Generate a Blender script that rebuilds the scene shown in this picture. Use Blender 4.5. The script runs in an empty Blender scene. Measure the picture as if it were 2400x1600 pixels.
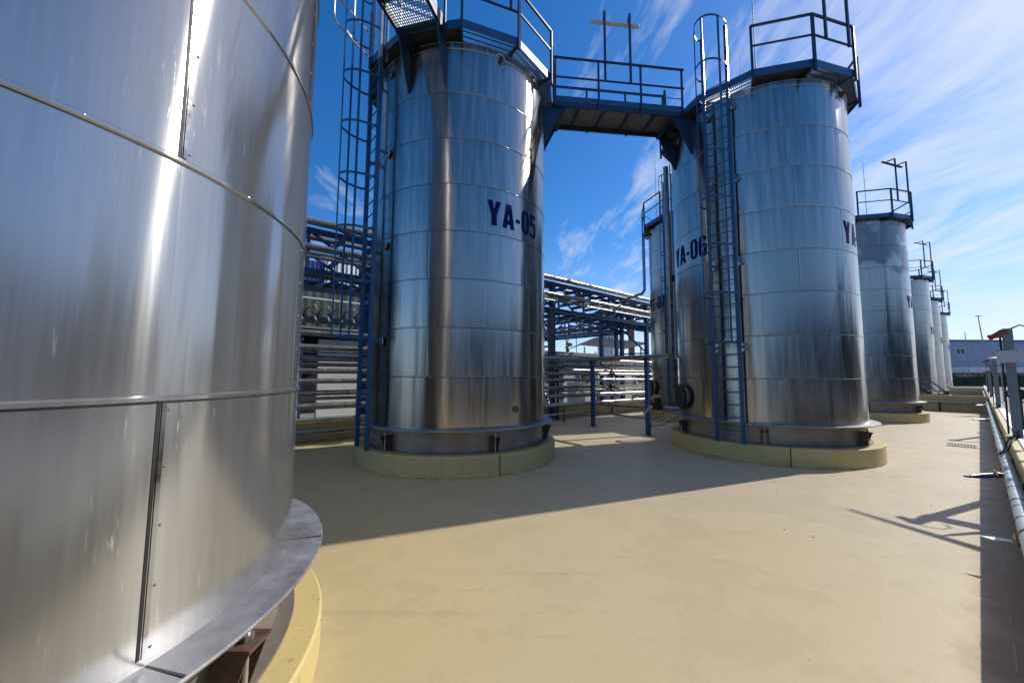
import bpy, bmesh, math, random
from mathutils import Vector, Matrix
random.seed(7)
R = math.radians
scene = bpy.context.scene
col = scene.collection
A0 = R(50.3)
SA, CA = math.sin(A0), math.cos(A0)

def P(u, w, z=0.0):                       # row coordinates: u along the tank rows, w across (+ towards the road)
    return Vector((SA*u + CA*w, CA*u - SA*w, z))
UD = Vector((SA, CA, 0)); WD = Vector((CA, -SA, 0)); ZD = Vector((0, 0, 1))
def az(a, r=1.0, z=0.0):
    return Vector((math.sin(R(a))*r, math.cos(R(a))*r, z))

# ------------------------------------------------------------------ materials
class NT:
    def __init__(s, name):
        s.m = bpy.data.materials.new(name); s.m.use_nodes = True
        s.t = s.m.node_tree; s.b = s.t.nodes['Principled BSDF']
    def n(s, typ, **kw):
        x = s.t.nodes.new(typ)
        for k, v in kw.items():
            if k.startswith('i_'):
                key = k[2:].replace('_', ' ')
                x.inputs[int(key) if key.isdigit() else key].default_value = v
            else: setattr(x, k, v)
        return x
    def l(s, a, b): s.t.links.new(a, b)
    def math(s, op, a, b=None, c=None):
        x = s.t.nodes.new('ShaderNodeMath'); x.operation = op
        for i, v in enumerate((a, b, c)):
            if v is None: continue
            if isinstance(v, (int, float)): x.inputs[i].default_value = v
            else: s.l(v, x.inputs[i])
        return x.outputs[0]
    def comb(s, x, y, z):
        c = s.t.nodes.new('ShaderNodeCombineXYZ')
        for i, v in enumerate((x, y, z)):
            if isinstance(v, (int, float)): c.inputs[i].default_value = v
            else: s.l(v, c.inputs[i])
        return c.outputs[0]
    def noise(s, vec, scale=1.0, detail=3.0, rough=.5, dim='3D'):
        x = s.n('ShaderNodeTexNoise'); x.noise_dimensions = dim
        x.inputs['Scale'].default_value = scale; x.inputs['Detail'].default_value = detail
        x.inputs['Roughness'].default_value = rough
        if vec is not None: s.l(vec, x.inputs['Vector'])
        return x.outputs['Fac']
    def ramp(s, fac, stops):
        x = s.n('ShaderNodeValToRGB'); e = x.color_ramp.elements
        while len(e) < len(stops): e.new(.5)
        for q, (p, c) in zip(e, stops):
            q.position = p; q.color = (c, c, c, 1) if isinstance(c, (int, float)) else (*c, 1)
        s.l(fac, x.inputs[0]); return x.outputs[0]
    def mix(s, fac, a, b):
        x = s.n('ShaderNodeMix'); x.data_type = 'RGBA'
        if isinstance(fac, (int, float)): x.inputs[0].default_value = fac
        else: s.l(fac, x.inputs[0])
        for i, v in ((6, a), (7, b)):
            if isinstance(v, tuple): x.inputs[i].default_value = (*v, 1)
            else: s.l(v, x.inputs[i])
        return x.outputs[2]
    def maprange(s, v, a, b, c, d):
        x = s.n('ShaderNodeMapRange'); s.l(v, x.inputs[0])
        for i, q in enumerate((a, b, c, d)): x.inputs[i+1].default_value = q
        return x.outputs[0]
    def bump(s, h, dist=.01, strength=1.0, base=None):
        x = s.n('ShaderNodeBump'); x.inputs['Strength'].default_value = strength; x.inputs['Distance'].default_value = dist
        s.l(h, x.inputs['Height'])
        if base is not None: s.l(base, x.inputs['Normal'])
        return x.outputs[0]

def plain(name, c, rough=.5, metal=0.0, var=.12, scale=6.0, bumpd=0.0, dirt=None, dirtamt=.4, spec=None):
    t = NT(name); g = t.n('ShaderNodeTexCoord').outputs['Object']
    f = t.noise(g, scale, 5, .6)
    lo = tuple(max(0, x*(1-var)) for x in c); hi = tuple(min(1, x*(1+var)) for x in c)
    colr = t.mix(t.ramp(f, [(.3, 0.), (.7, 1.)]), lo, hi)
    if dirt:
        f2 = t.noise(g, scale*.6, 8, .7)
        colr = t.mix(t.ramp(f2, [(.5, 0.), (.75, dirtamt)]), colr, dirt)
    t.l(colr, t.b.inputs['Base Color'])
    t.b.inputs['Metallic'].default_value = metal
    t.l(t.maprange(f, .3, .7, max(.02, rough-.07), min(1, rough+.07)), t.b.inputs['Roughness'])
    if spec is not None: t.b.inputs['Specular IOR Level'].default_value = spec
    if bumpd: t.l(t.bump(t.noise(g, scale*8, 4, .6), bumpd), t.b.inputs['Normal'])
    return t.m

def shell_metal(name, ring0, step, rad, rough, wav, aniso, col0, stain, metal, sA=159.5, sB=130.0, sst=60.0):
    """weathered aluminium cladding: every sheet slightly bowed, fine vertical streaks and drip marks"""
    t = NT(name)
    sep = t.n('ShaderNodeSeparateXYZ'); t.l(t.n('ShaderNodeTexCoord').outputs['Object'], sep.inputs[0])
    X, Y, Z = sep.outputs
    th = t.math('MULTIPLY', t.math('ARCTAN2', X, Y), rad)           # arc length
    course = t.math('FLOOR', t.math('DIVIDE', t.math('SUBTRACT', Z, ring0), step))
    frac = t.math('FRACT', t.math('DIVIDE', t.math('SUBTRACT', Z, ring0), step))
    # angle seams make atan wrap; use 3D circle coordinates for noise instead
    cx = t.math('MULTIPLY', t.math('COSINE', t.math('DIVIDE', th, rad)), rad)
    cy = t.math('MULTIPLY', t.math('SINE', t.math('DIVIDE', th, rad)), rad)
    # each sheet is hung on its own: index it from the staggered vertical seams
    par = t.math('MODULO', t.math('ABSOLUTE', course), 2.0)
    ph = t.math('ADD', t.math('MULTIPLY', par, (sA-sB)/360), sB/360)
    tn = t.math('DIVIDE', th, rad*2*math.pi)
    pos = t.math('MULTIPLY', t.math('SUBTRACT', t.math('ADD', tn, 3.0), ph), 360/sst)
    idx = t.math('MODULO', t.math('FLOOR', pos), round(360/sst) if rad > 2 else 1000)
    pf = t.math('FRACT', pos)
    off = t.math('ADD', t.math('MULTIPLY', course, 13.7), t.math('MULTIPLY', idx, 5.31))
    big = t.noise(t.comb(cx, cy, t.math('ADD', t.math('MULTIPLY', Z, .30), off)), 1.1, 1.5, .45)
    mid = t.noise(t.comb(cx, cy, t.math('ADD', t.math('MULTIPLY', Z, .22), off)), 3.3, 2, .5)
    # long vertical rolling lines
    fine = t.noise(t.comb(t.math('MULTIPLY', cx, 46), t.math('MULTIPLY', cy, 46), t.math('MULTIPLY', Z, 1.3)), 1., 5, .65)
    fine2 = t.noise(t.comb(t.math('MULTIPLY', cx, 9), t.math('MULTIPLY', cy, 9), t.math('ADD', t.math('MULTIPLY', Z, .55), off)), 1., 5, .6)
    spot = t.noise(t.comb(t.math('MULTIPLY', cx, 34), t.math('MULTIPLY', cy, 34), t.math('MULTIPLY', Z, 3.2)), 1., 6, .75)
    # bow of each course: sheets pulled in at the seams
    edge = t.math('POWER', t.math('ABSOLUTE', t.math('SUBTRACT', t.math('MULTIPLY', frac, 2), 1)), 6)
    h = t.math('ADD', t.math('MULTIPLY', big, 1.0), t.math('MULTIPLY', mid, .16))
    vedge = t.math('POWER', t.math('ABSOLUTE', t.math('SUBTRACT', t.math('MULTIPLY', pf, 2), 1)), 10)
    h = t.math('ADD', h, t.math('ADD', t.math('MULTIPLY', edge, -.07), t.math('MULTIPLY', vedge, -.10)))
    n1 = t.bump(h, wav, 1.0)
    n2 = t.bump(fine, .00012 if rad > 2 else .00004, 1.0, n1)
    t.l(n2, t.b.inputs['Normal'])
    pan = t.noise(t.comb(t.math('FLOOR', t.math('DIVIDE', t.math('ADD', th, t.math('MULTIPLY', course, 1.13)), 2.256)), course, 0.), 3.7, 0)
    tone = t.math('ADD', t.maprange(fine2, .3, .7, .76 if rad > 2 else .93, 1.1 if rad > 2 else 1.05), t.maprange(pan, .3, .7, -.05, .05))
    dark = t.mix(t.ramp(fine, [(.35, 0.), (.62, 1.)]), tuple(x*.92 for x in col0), col0)
    vm = t.n('ShaderNodeVectorMath', operation='SCALE'); t.l(dark, vm.inputs[0]); t.l(tone, vm.inputs['Scale'])
    colr = vm.outputs[0]
    sm = t.ramp(spot, [(.60, 0.), (.70, stain)])
    sm2 = t.math('MULTIPLY', sm, t.ramp(t.noise(t.comb(cx, cy, Z), .9, 3), [(.42, 0.), (.6, 1.)]))
    colr = t.mix(sm2, colr, (.80, .80, .78))
    t.l(colr, t.b.inputs['Base Color'])
    t.b.inputs['Metallic'].default_value = metal
    r = t.math('ADD', t.maprange(fine2, .3, .7, rough-(.035 if rad > 2 else .015), rough+(.045 if rad > 2 else .02)), t.maprange(fine, .3, .7, -(.025 if rad > 2 else .01), .025 if rad > 2 else .01))
    r = t.math('ADD', r, t.math('MULTIPLY', sm2, .3))
    t.l(r, t.b.inputs['Roughness'])
    t.b.inputs['Anisotropic'].default_value = aniso
    t.b.inputs['Anisotropic Rotation'].default_value = ANR
    tg = t.n('ShaderNodeTangent'); tg.direction_type = 'RADIAL'; tg.axis = 'Z'
    t.l(tg.outputs[0], t.b.inputs['Tangent'])
    return t.m
ANR = 0.25

M = {}
M['shell'] = shell_metal('aluminium_cladding', 1.918, 1.0, 2.154, .20, .024, .90, (.47, .445, .41), .30, 1.0)
M['shell_near'] = shell_metal('dull_aluminium_cladding', 1.854, 1.041, 1.9, .125, .006, 1.0, (.40, .40, .40), .45, .80, 103.5, 71.0, 65.45)
M['seam'] = plain('seam_metal', (.62, .62, .61), .32, 1.0, .1, 12)
M['flange'] = plain('flange_metal', (.36, .36, .38), .5, .7, .2, 5, .0008, (.16, .14, .12), .6)
M['skirt'] = plain('skirt_steel', (.30, .27, .24), .42, .55, .2, 3, .0006, (.12, .08, .05), .5)
M['rust'] = plain('rusty_bracket', (.10, .06, .045), .75, .2, .4, 14, .001, (.03, .02, .02), .5)
M['bolt'] = plain('bolt_metal', (.45, .44, .42), .4, .8, .2, 20)
M['blue'] = plain('blue_painted_steel', (.010, .080, .20), .38, 0, .12, 5, .0003, (.07, .09, .10), .6)
M['navy'] = plain('dark_blue_painted_steel', (.008, .032, .075), .42, 0, .2, 4, .0004, (.03, .04, .05), .4)
M['royal'] = plain('deep_blue_painted_steel', (.008, .048, .17), .4, 0, .15, 4)
M['tray'] = plain('platform_underside', (.07, .08, .09), .6, .2, .35, 3, .001, (.03, .03, .02), .6)
M['darkgrate'] = plain('dark_grating', (.14, .15, .16), .55, .5, .2, 10)
M['rod'] = plain('dull_steel_rod', (.10, .12, .15), .6, .3, .2, 10)
M['groove'] = plain('dark_gap', (.03, .03, .032), .6, .3, .2, 8)
M['seamnear'] = plain('seam_metal_dark', (.34, .34, .35), .16, 1.0, .1, 12)
M['worn'] = plain('worn_filler', (.42, .38, .30), .8, 0, .3, 9)
M['grate'] = plain('galvanised_grating', (.42, .44, .45), .45, .6, .15, 10)
M['pipe'] = plain('stainless_pipe_cladding', (.36, .355, .345), .30, .85, .2, 4, .0006, (.22, .20, .18), .5)
M['pipedull'] = plain('dull_pipe_cladding', (.16, .165, .15), .5, .6, .2, 4)
M['pipewhite'] = plain('pale_pipe_cladding', (.60, .68, .72), .38, .25, .08, 4, .0003, (.35, .38, .4), .4)
M['band'] = plain('pipe_band', (.10, .14, .18), .4, .5, .2, 8)
M['black'] = plain('black_rubber', (.012, .012, .014), .55, 0, .3, 8)
M['post'] = plain('grey_painted_post', (.20, .22, .24), .5, .1, .12, 5, .0004, (.10, .10, .10), .4)
M['panel'] = plain('pale_grey_box', (.55, .56, .60), .5, 0, .06, 3)
M['red'] = plain('red_plastic', (.42, .03, .035), .4, 0, .2, 6)
M['dullred'] = plain('faded_red_plastic', (.30, .07, .055), .5, 0, .2, 10)
M['yellow'] = plain('yellow_plastic', (.65, .40, .05), .4, 0, .1, 6)
M['letter'] = plain('navy_lettering', (.006, .013, .10), .85, 0, .2, 5, spec=.1)
M['handle'] = plain('violet_blue_handle', (.02, .03, .22), .25, 0, .2, 8)
M['brass'] = plain('brass_fitting', (.45, .38, .26), .35, .9, .2, 12)
M['asphalt'] = plain('asphalt', (.20, .20, .205), .9, 0, .12, .8, .002, (.12, .12, .12), .4)
M['kerb'] = plain('white_kerb', (.62, .62, .58), .7, 0, .1, 2, .001)
M['white'] = plain('white_cladding', (.66, .65, .60), .55, 0, .06, 1.2)
M['cream'] = plain('cream_panel', (.55, .54, .46), .6, 0, .1, 1.5)
M['coverplate'] = plain('pale_cover_plate', (.58, .62, .62), .5, .2, .08, 3)
M['glass'] = plain('dark_window_glass', (.012, .016, .03), .08, 0, .2, 2)
M['dark'] = plain('dark_interior', (.010, .012, .018), .7, 0, .3, 1)
M['hedge'] = plain('hedge_leaves', (.028, .05, .016), .8, 0, .5, 9)
M['leaf'] = plain('tree_leaves', (.035, .07, .02), .7, 0, .4, 3)
M['bark'] = plain('bark', (.10, .075, .05), .9, 0, .3, 8)
M['slate'] = plain('grey_roof_metal', (.28, .30, .36), .5, .2, .1, 2)
M['lamp'] = plain('lamp_housing', (.62, .61, .52), .45, 0, .08, 4)

def wall_mat(name, c1, c2, low):
    t = NT(name); tc = t.n('ShaderNodeTexCoord'); g = tc.outputs['Object']
    f = t.noise(g, 1.1, 6, .6); f2 = t.noise(g, 14, 5, .7)
    mp = t.n('ShaderNodeMapping'); t.l(g, mp.inputs[0]); mp.inputs['Scale'].default_value = (7, 7, .8)
    st = t.noise(mp.outputs[0], 1.6, 5, .7)
    c = t.mix(t.ramp(f, [(.35, 0.), (.65, 1.)]), c1, c2)
    c = t.mix(t.ramp(st, [(.56, 0.), (.78, .5)]), c, low)
    c = t.mix(t.ramp(f2, [(.63, 0.), (.68, .7)]), c, tuple(x*.42 for x in c1))
    f4 = t.noise(g, 5.5, 8, .75)
    c = t.mix(t.ramp(f4, [(.64, 0.), (.66, .55)]), c, (.30, .28, .24))
    sz = t.n('ShaderNodeSeparateXYZ'); t.l(g, sz.inputs[0])
    bd = t.math('ADD', t.maprange(sz.outputs[2], 0, .16, .62, 0), t.math('MULTIPLY', t.math('SUBTRACT', t.noise(g, 5, 6, .7), .5), 1.2))
    c = t.mix(t.ramp(bd, [(.42, 0.), (.75, .7)]), c, tuple(x*.55 for x in low))
    t.l(c, t.b.inputs['Base Color']); t.b.inputs['Roughness'].default_value = .55
    t.l(t.bump(f2, .0015), t.b.inputs['Normal'])
    return t.m
M['plinth'] = wall_mat('yellow_painted_concrete', (.56, .45, .19), (.51, .41, .18), (.33, .25, .11))
M['bund'] = wall_mat('ochre_painted_wall', (.46, .37, .17), (.40, .33, .16), (.22, .17, .09))

def floor_mat():
    t = NT('beige_floor_coating'); g = t.n('ShaderNodeTexCoord').outputs['Object']
    sep = t.n('ShaderNodeSeparateXYZ'); t.l(g, sep.inputs[0])
    f = t.noise(g, .35, 4, .55); f2 = t.noise(g, 2.2, 8, .68); f3 = t.noise(g, 38, 4, .6)
    # the coating is yellower beside the first tank and paler towards the road side
    d = t.math('ADD', t.math('MULTIPLY', sep.outputs[0], .16), t.math('MULTIPLY', f, 1.6))
    d = t.math('ADD', d, t.math('MULTIPLY', sep.outputs[1], .01))
    c = t.mix(t.ramp(t.maprange(d, .25, 1.75, 0, 1), [(0., 0.), (1., 1.)]), (.485, .388, .185), (.505, .432, .305))
    c = t.mix(t.ramp(f2, [(.35, 0.), (.8, .30)]), c, (.40, .33, .20))
    mp = t.n('ShaderNodeMapping'); t.l(g, mp.inputs[0]); mp.inputs['Rotation'].default_value = (0, 0, A0); mp.inputs['Scale'].default_value = (.5, 2.6, 1)
    st = t.noise(mp.outputs[0], 1.7, 7, .7)
    c = t.mix(t.ramp(st, [(.60, 0.), (.8, .35)]), c, (.34, .28, .18))
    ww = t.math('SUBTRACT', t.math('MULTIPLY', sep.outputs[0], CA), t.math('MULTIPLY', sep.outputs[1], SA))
    shade_band = t.math('ADD', t.maprange(ww, -.28, .10, 0, 1), t.math('MULTIPLY', t.math('SUBTRACT', f2, .5), 1.1))
    c = t.mix(t.ramp(shade_band, [(.15, 0.), (.7, .85)]), c, (.27, .17, .105))  # brown band painted along the road wall, deepening its shade in the colour
    big = t.noise(g, .16, 5, .65)
    c = t.mix(t.ramp(big, [(.50, 0.), (.66, .22)]), c, (.36, .30, .19))
    mp3 = t.n('ShaderNodeMapping'); t.l(g, mp3.inputs[0]); mp3.inputs['Rotation'].default_value = (0, 0, A0+.5); mp3.inputs['Scale'].default_value = (.16, 3.2, 1)
    tr = t.noise(mp3.outputs[0], 1.3, 6, .6)
    c = t.mix(t.ramp(tr, [(.60, 0.), (.72, .20)]), c, (.24, .20, .14))
    v = t.n('ShaderNodeTexVoronoi'); v.inputs['Scale'].default_value = 5.5; v.inputs['Randomness'].default_value = 1; t.l(g, v.inputs['Vector'])
    sp = t.math('LESS_THAN', v.outputs['Distance'], .035)
    gate = t.ramp(t.noise(g, 1.9, 3), [(.52, 0.), (.56, 1.)])
    c = t.mix(t.math('MULTIPLY', t.math('MULTIPLY', sp, gate), .75), c, (.10, .08, .05))
    v2 = t.n('ShaderNodeTexVoronoi'); v2.inputs['Scale'].default_value = 2.3; t.l(g, v2.inputs['Vector'])
    sp2 = t.math('LESS_THAN', v2.outputs['Distance'], .022)
    c = t.mix(t.math('MULTIPLY', sp2, .6), c, (.75, .72, .6))
    v3 = t.n('ShaderNodeTexVoronoi'); v3.feature = 'DISTANCE_TO_EDGE'; v3.inputs['Scale'].default_value = .42
    wv_ = t.n('ShaderNodeVectorMath', operation='ADD'); nn = t.n('ShaderNodeTexNoise'); nn.inputs['Scale'].default_value = 1.5; nn.inputs['Detail'].default_value = 6; t.l(g, nn.inputs['Vector'])
    t.l(g, wv_.inputs[0]); t.l(nn.outputs['Color'], wv_.inputs[1]); t.l(wv_.outputs[0], v3.inputs['Vector'])
    ck = t.math('MULTIPLY', t.math('LESS_THAN', v3.outputs['Distance'], .0022), t.ramp(t.noise(g, .5, 4), [(.50, 0.), (.58, .45)]))
    c = t.mix(ck, c, (.18, .14, .09))
    blot = t.noise(g, .75, 7, .72)
    c = t.mix(t.ramp(blot, [(.50, 0.), (.55, .20), (.64, .12), (.70, .38)]), c, (.33, .27, .17))
    t.l(c, t.b.inputs['Base Color'])
    t.l(t.maprange(f2, .3, .7, .42, .6), t.b.inputs['Roughness'])
    t.b.inputs['Specular IOR Level'].default_value = .35
    hh = t.math('ADD', t.math('MULTIPLY', f3, .25), f2)
    t.l(t.bump(hh, .004), t.b.inputs['Normal'])
    return t.m
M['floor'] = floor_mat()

def ribbed(name, c, pitch, c2=None, bd=.03):
    t = NT(name); sep = t.n('ShaderNodeSeparateXYZ'); g = t.n('ShaderNodeTexCoord').outputs['Object']; t.l(g, sep.inputs[0])
    u = t.math('ADD', t.math('MULTIPLY', sep.outputs[0], SA), t.math('MULTIPLY', sep.outputs[1], CA))
    s = t.math('SINE', t.math('MULTIPLY', u, 2*math.pi/pitch))
    t.l(t.bump(s, bd), t.b.inputs['Normal'])
    f = t.noise(g, .8, 4)
    t.l(t.mix(t.ramp(f, [(.3, 0.), (.7, 1.)]), tuple(x*.9 for x in c), c2 or tuple(min(1, x*1.08) for x in c)), t.b.inputs['Base Color'])
    t.b.inputs['Roughness'].default_value = .5
    return t.m
M['bluewall'] = ribbed('blue_ribbed_cladding', (.33, .37, .47), .3)
M['darkblue'] = ribbed('deep_blue_cladding', (.007, .032, .17), .25, None, .008)
M['awning'] = ribbed('grey_green_ribbed_cladding', (.10, .115, .105), .3, None, .006)
M['hallwall'] = ribbed('dark_green_cladding', (.10, .115, .085), .4, None, .01)
M['whitewall'] = ribbed('white_ribbed_cladding', (.60, .60, .60), .3)

def brick():
    t = NT('brick'); b = t.n('ShaderNodeTexBrick'); g = t.n('ShaderNodeTexCoord').outputs['Object']
    mp = t.n('ShaderNodeMapping'); t.l(g, mp.inputs[0]); mp.inputs['Rotation'].default_value = (R(90), 0, 0)
    t.l(mp.outputs[0], b.inputs['Vector']); b.inputs['Scale'].default_value = 3
    b.inputs['Color1'].default_value = (.25, .07, .045, 1); b.inputs['Color2'].default_value = (.18, .05, .035, 1); b.inputs['Mortar'].default_value = (.3, .25, .22, 1)
    t.l(b.outputs['Color'], t.b.inputs['Base Color']); t.b.inputs['Roughness'].default_value = .85
    return t.m
M['brick'] = brick()

# ------------------------------------------------------------------ mesh helpers
class MB:
    def __init__(s): s.bm = bmesh.new()
    def box(s, c, sz, ax=None):
        """box at centre c, full sizes sz along axes ax (three unit vectors)"""
        ax = ax or (Vector((1, 0, 0)), Vector((0, 1, 0)), ZD)
        vs = []
        for i in (-.5, .5):
            for j in (-.5, .5):
                for k in (-.5, .5):
                    vs.append(s.bm.verts.new(Vector(c) + ax[0]*sz[0]*i + ax[1]*sz[1]*j + ax[2]*sz[2]*k))
        for f in ((0, 1, 3, 2), (4, 6, 7, 5), (0, 4, 5, 1), (2, 3, 7, 6), (0, 2, 6, 4), (1, 5, 7, 3)):
            s.bm.faces.new([vs[q] for q in f])
        return s
    def bar(s, a, b, w, h=None, up=ZD):
        """rectangular bar from a to b, w wide (sideways) and h high (along up)"""
        a, b = Vector(a), Vector(b); d = b-a; L = d.length
        if L < 1e-6: return s
        d.normalize(); side = d.cross(up)
        if side.length < 1e-3: side = d.cross(Vector((1, 0, 0)))
        side.normalize(); u2 = side.cross(d).normalized()
        return s.box((a+b)/2, (L, w, h or w), (d, side, u2))
    def tube(s, pts, r, seg=10, closed=False, caps=True):
        pts = [Vector(p) for p in pts]; n = len(pts); rings = []; prev = None
        for i, p in enumerate(pts):
            if closed: d = (pts[(i+1) % n]-pts[i-1])
            else: d = pts[min(i+1, n-1)]-pts[max(i-1, 0)]
            d.normalize()
            if prev is None:
                q = d.orthogonal().normalized()
            else:
                q = (prev - d*prev.dot(d)).normalized()
            prev = q; q2 = d.cross(q)
            rr = r[i] if isinstance(r, (list, tuple)) else r
            rings.append([s.bm.verts.new(p + (q*math.cos(t*2*math.pi/seg)+q2*math.sin(t*2*math.pi/seg))*rr) for t in range(seg)])
        for i in range(n if closed else n-1):
            a, b = rings[i], rings[(i+1) % n]
            for t in range(seg): s.bm.faces.new((a[t], a[(t+1) % seg], b[(t+1) % seg], b[t]))
        if caps and not closed:
            s.bm.faces.new(rings[0][::-1]); s.bm.faces.new(rings[-1])
        return s
    def lathe(s, prof, seg=64, c=(0, 0, 0), a0=0, a1=360, axis=None):
        """profile of (radius, height) revolved about z"""
        c = Vector(c); full = abs(a1-a0) >= 360; rings = []
        n = seg if full else seg+1
        for r, z in prof:
            rings.append([s.bm.verts.new(c + Vector((math.sin(R(a0+(a1-a0)*t/seg))*r, math.cos(R(a0+(a1-a0)*t/seg))*r, z))) for t in range(n)])
        for a, b in zip(rings, rings[1:]):
            for t in range(seg):
                q = (t+1) % n
                s.bm.faces.new((a[t], b[t], b[q], a[q]))
        return s
    def prism(s, pts, thick, d):
        """flat polygon (3D points) given thickness along d, centred"""
        d = Vector(d).normalized()*thick/2
        a = [s.bm.verts.new(Vector(p)-d) for p in pts]; b = [s.bm.verts.new(Vector(p)+d) for p in pts]
        s.bm.faces.new(a[::-1]); s.bm.faces.new(b)
        for i in range(len(pts)):
            j = (i+1) % len(pts); s.bm.faces.new((a[i], a[j], b[j], b[i]))
        return s
    def ball(s, c, r, sc=(1, 1, 1), sub=2):
        g = bmesh.ops.create_icosphere(s.bm, subdivisions=sub, radius=r)
        for v in g['verts']: v.co = Vector(c) + Vector((v.co.x*sc[0], v.co.y*sc[1], v.co.z*sc[2]))
        return s
    def build(s, name, mat, parent=None, smooth=True, bevel=0):
        bmesh.ops.recalc_face_normals(s.bm, faces=s.bm.faces)
        if bevel:
            bmesh.ops.bevel(s.bm, geom=[e for e in s.bm.edges if len(e.link_faces) == 2 and e.calc_face_angle(0) > .6], offset=bevel, segments=1, affect='EDGES')
        if smooth:
            for f in s.bm.faces: f.smooth = True
            for e in s.bm.edges:
                e.smooth = not (len(e.link_faces) == 2 and e.calc_face_angle(0) > R(38))
        me = bpy.data.meshes.new(name); s.bm.to_mesh(me); s.bm.free()
        me.materials.append(M[mat] if isinstance(mat, str) else mat)
        o = bpy.data.objects.new(name, me); col.objects.link(o)
        if parent: o.parent = parent
        return o

def tag(o, label=None, cat=None, group=None, kind=None):
    if label: o['label'] = label
    if cat: o['category'] = cat
    if group: o['group'] = group
    if kind: o['kind'] = kind
    return o
def empty(name, loc, label, cat, group=None):
    o = bpy.data.objects.new(name, None); col.objects.link(o); o.location = Vector(loc); o.empty_display_size = .2
    return tag(o, label, cat, group)
def copy_tree(o, parent=None, loc=None):
    c = o.copy(); col.objects.link(c)
    if parent is not None: c.parent = parent
    if loc is not None: c.location = Vector(loc)
    for ch in [x for x in o.children]: copy_tree(ch, c)
    return c

# ------------------------------------------------------------------ tank centres
C4 = Vector((-3.313, 2.088, 0)); C5 = Vector((-1.336, 9.85, 0)); C6 = Vector((6.977, 10.823, 0)); C7 = Vector((8.92, 18.37, 0))
C8 = Vector((17.0, 19.2, 0)); C10 = Vector((29.5, 29.8, 0)); C12 = Vector((38.6, 37.4, 0)); C14 = Vector((48.3, 45.4, 0))
TR = 2.154

# ------------------------------------------------------------------ setting
def sheet(name, mat, pts, z, kind='structure'):
    m = MB(); m.bm.faces.new([m.bm.verts.new(Vector((p.x, p.y, z))) for p in pts])
    o = m.build(name, mat, smooth=False); tag(o, kind=kind); return o
sheet('ground', 'asphalt', [Vector((-600, -600, 0)), Vector((900, -600, 0)), Vector((900, 900, 0)), Vector((-600, 900, 0))], -.02)
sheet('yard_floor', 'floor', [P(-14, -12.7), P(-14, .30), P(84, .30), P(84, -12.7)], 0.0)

def wall_run(name, a, b, thick, h, mat, label, cat='wall', cope=None, z0=0, group=None):
    d = (b-a).normalized(); s = d.cross(ZD)
    root = empty(name, a, label, cat, group)
    n = max(1, int((b-a).length/6))
    m = MB(); m.box((b-a)/2+ZD*(z0+h/2), ((b-a).length, thick, h), (d, s, ZD))
    m.build('wall_body', mat, root, smooth=False, bevel=.012)
    if cope:
        m = MB(); m.box((b-a)/2+ZD*(z0+h+.018), ((b-a).length, thick+cope, .036), (d, s, ZD)); m.build('coping', mat, root, smooth=False, bevel=.008)
    return root
# roadside wall: inner face at w=.27
WH = .905
rw = wall_run('boundary_wall', P(-14, .383), P(84, .383), .25, WH, 'bund', 'low ochre wall along the road carrying the grey posts')
m = MB(); m.box((P(84, .435)-P(-14, .435))/2+ P(0, .045)+ZD*(WH+.012), (98, .15, .022), (UD, WD, ZD)); m.build('cover_plate', 'coverplate', rw, smooth=False, bevel=.004)
wall_run('boundary_wall', P(-14, -12.62), P(84, -12.62), .2, .55, 'bund', 'low ochre wall running behind the row of pipes')
wall_run('dividing_wall', P(34.35, -12.4), P(34.35, .26), .25, .93, 'bund', 'nearer ochre wall crossing the yard past the third tank in the row', group='walls crossing the yard')
wall_run('dividing_wall', P(63.0, -12.4), P(63.0, .26), .25, .93, 'bund', 'distant ochre wall closing the yard beyond the last tanks', group='walls crossing the yard')

# seam lines in the shaded strip, worn paint
m = MB()
random.seed(3)
u = 1.0
while u < 20:
    L = random.uniform(.12, .7)
    m.box(P(u+L/2, .035+.004*math.sin(u*3), .0035), (L, random.uniform(.006, .014), .003), (UD, WD, ZD)); u += L+random.uniform(.03, .5)
tag(m.build('floor_joint_line', 'worn', smooth=False), 'broken white line of filler on the shaded floor beside the road wall', 'floor line')

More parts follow.
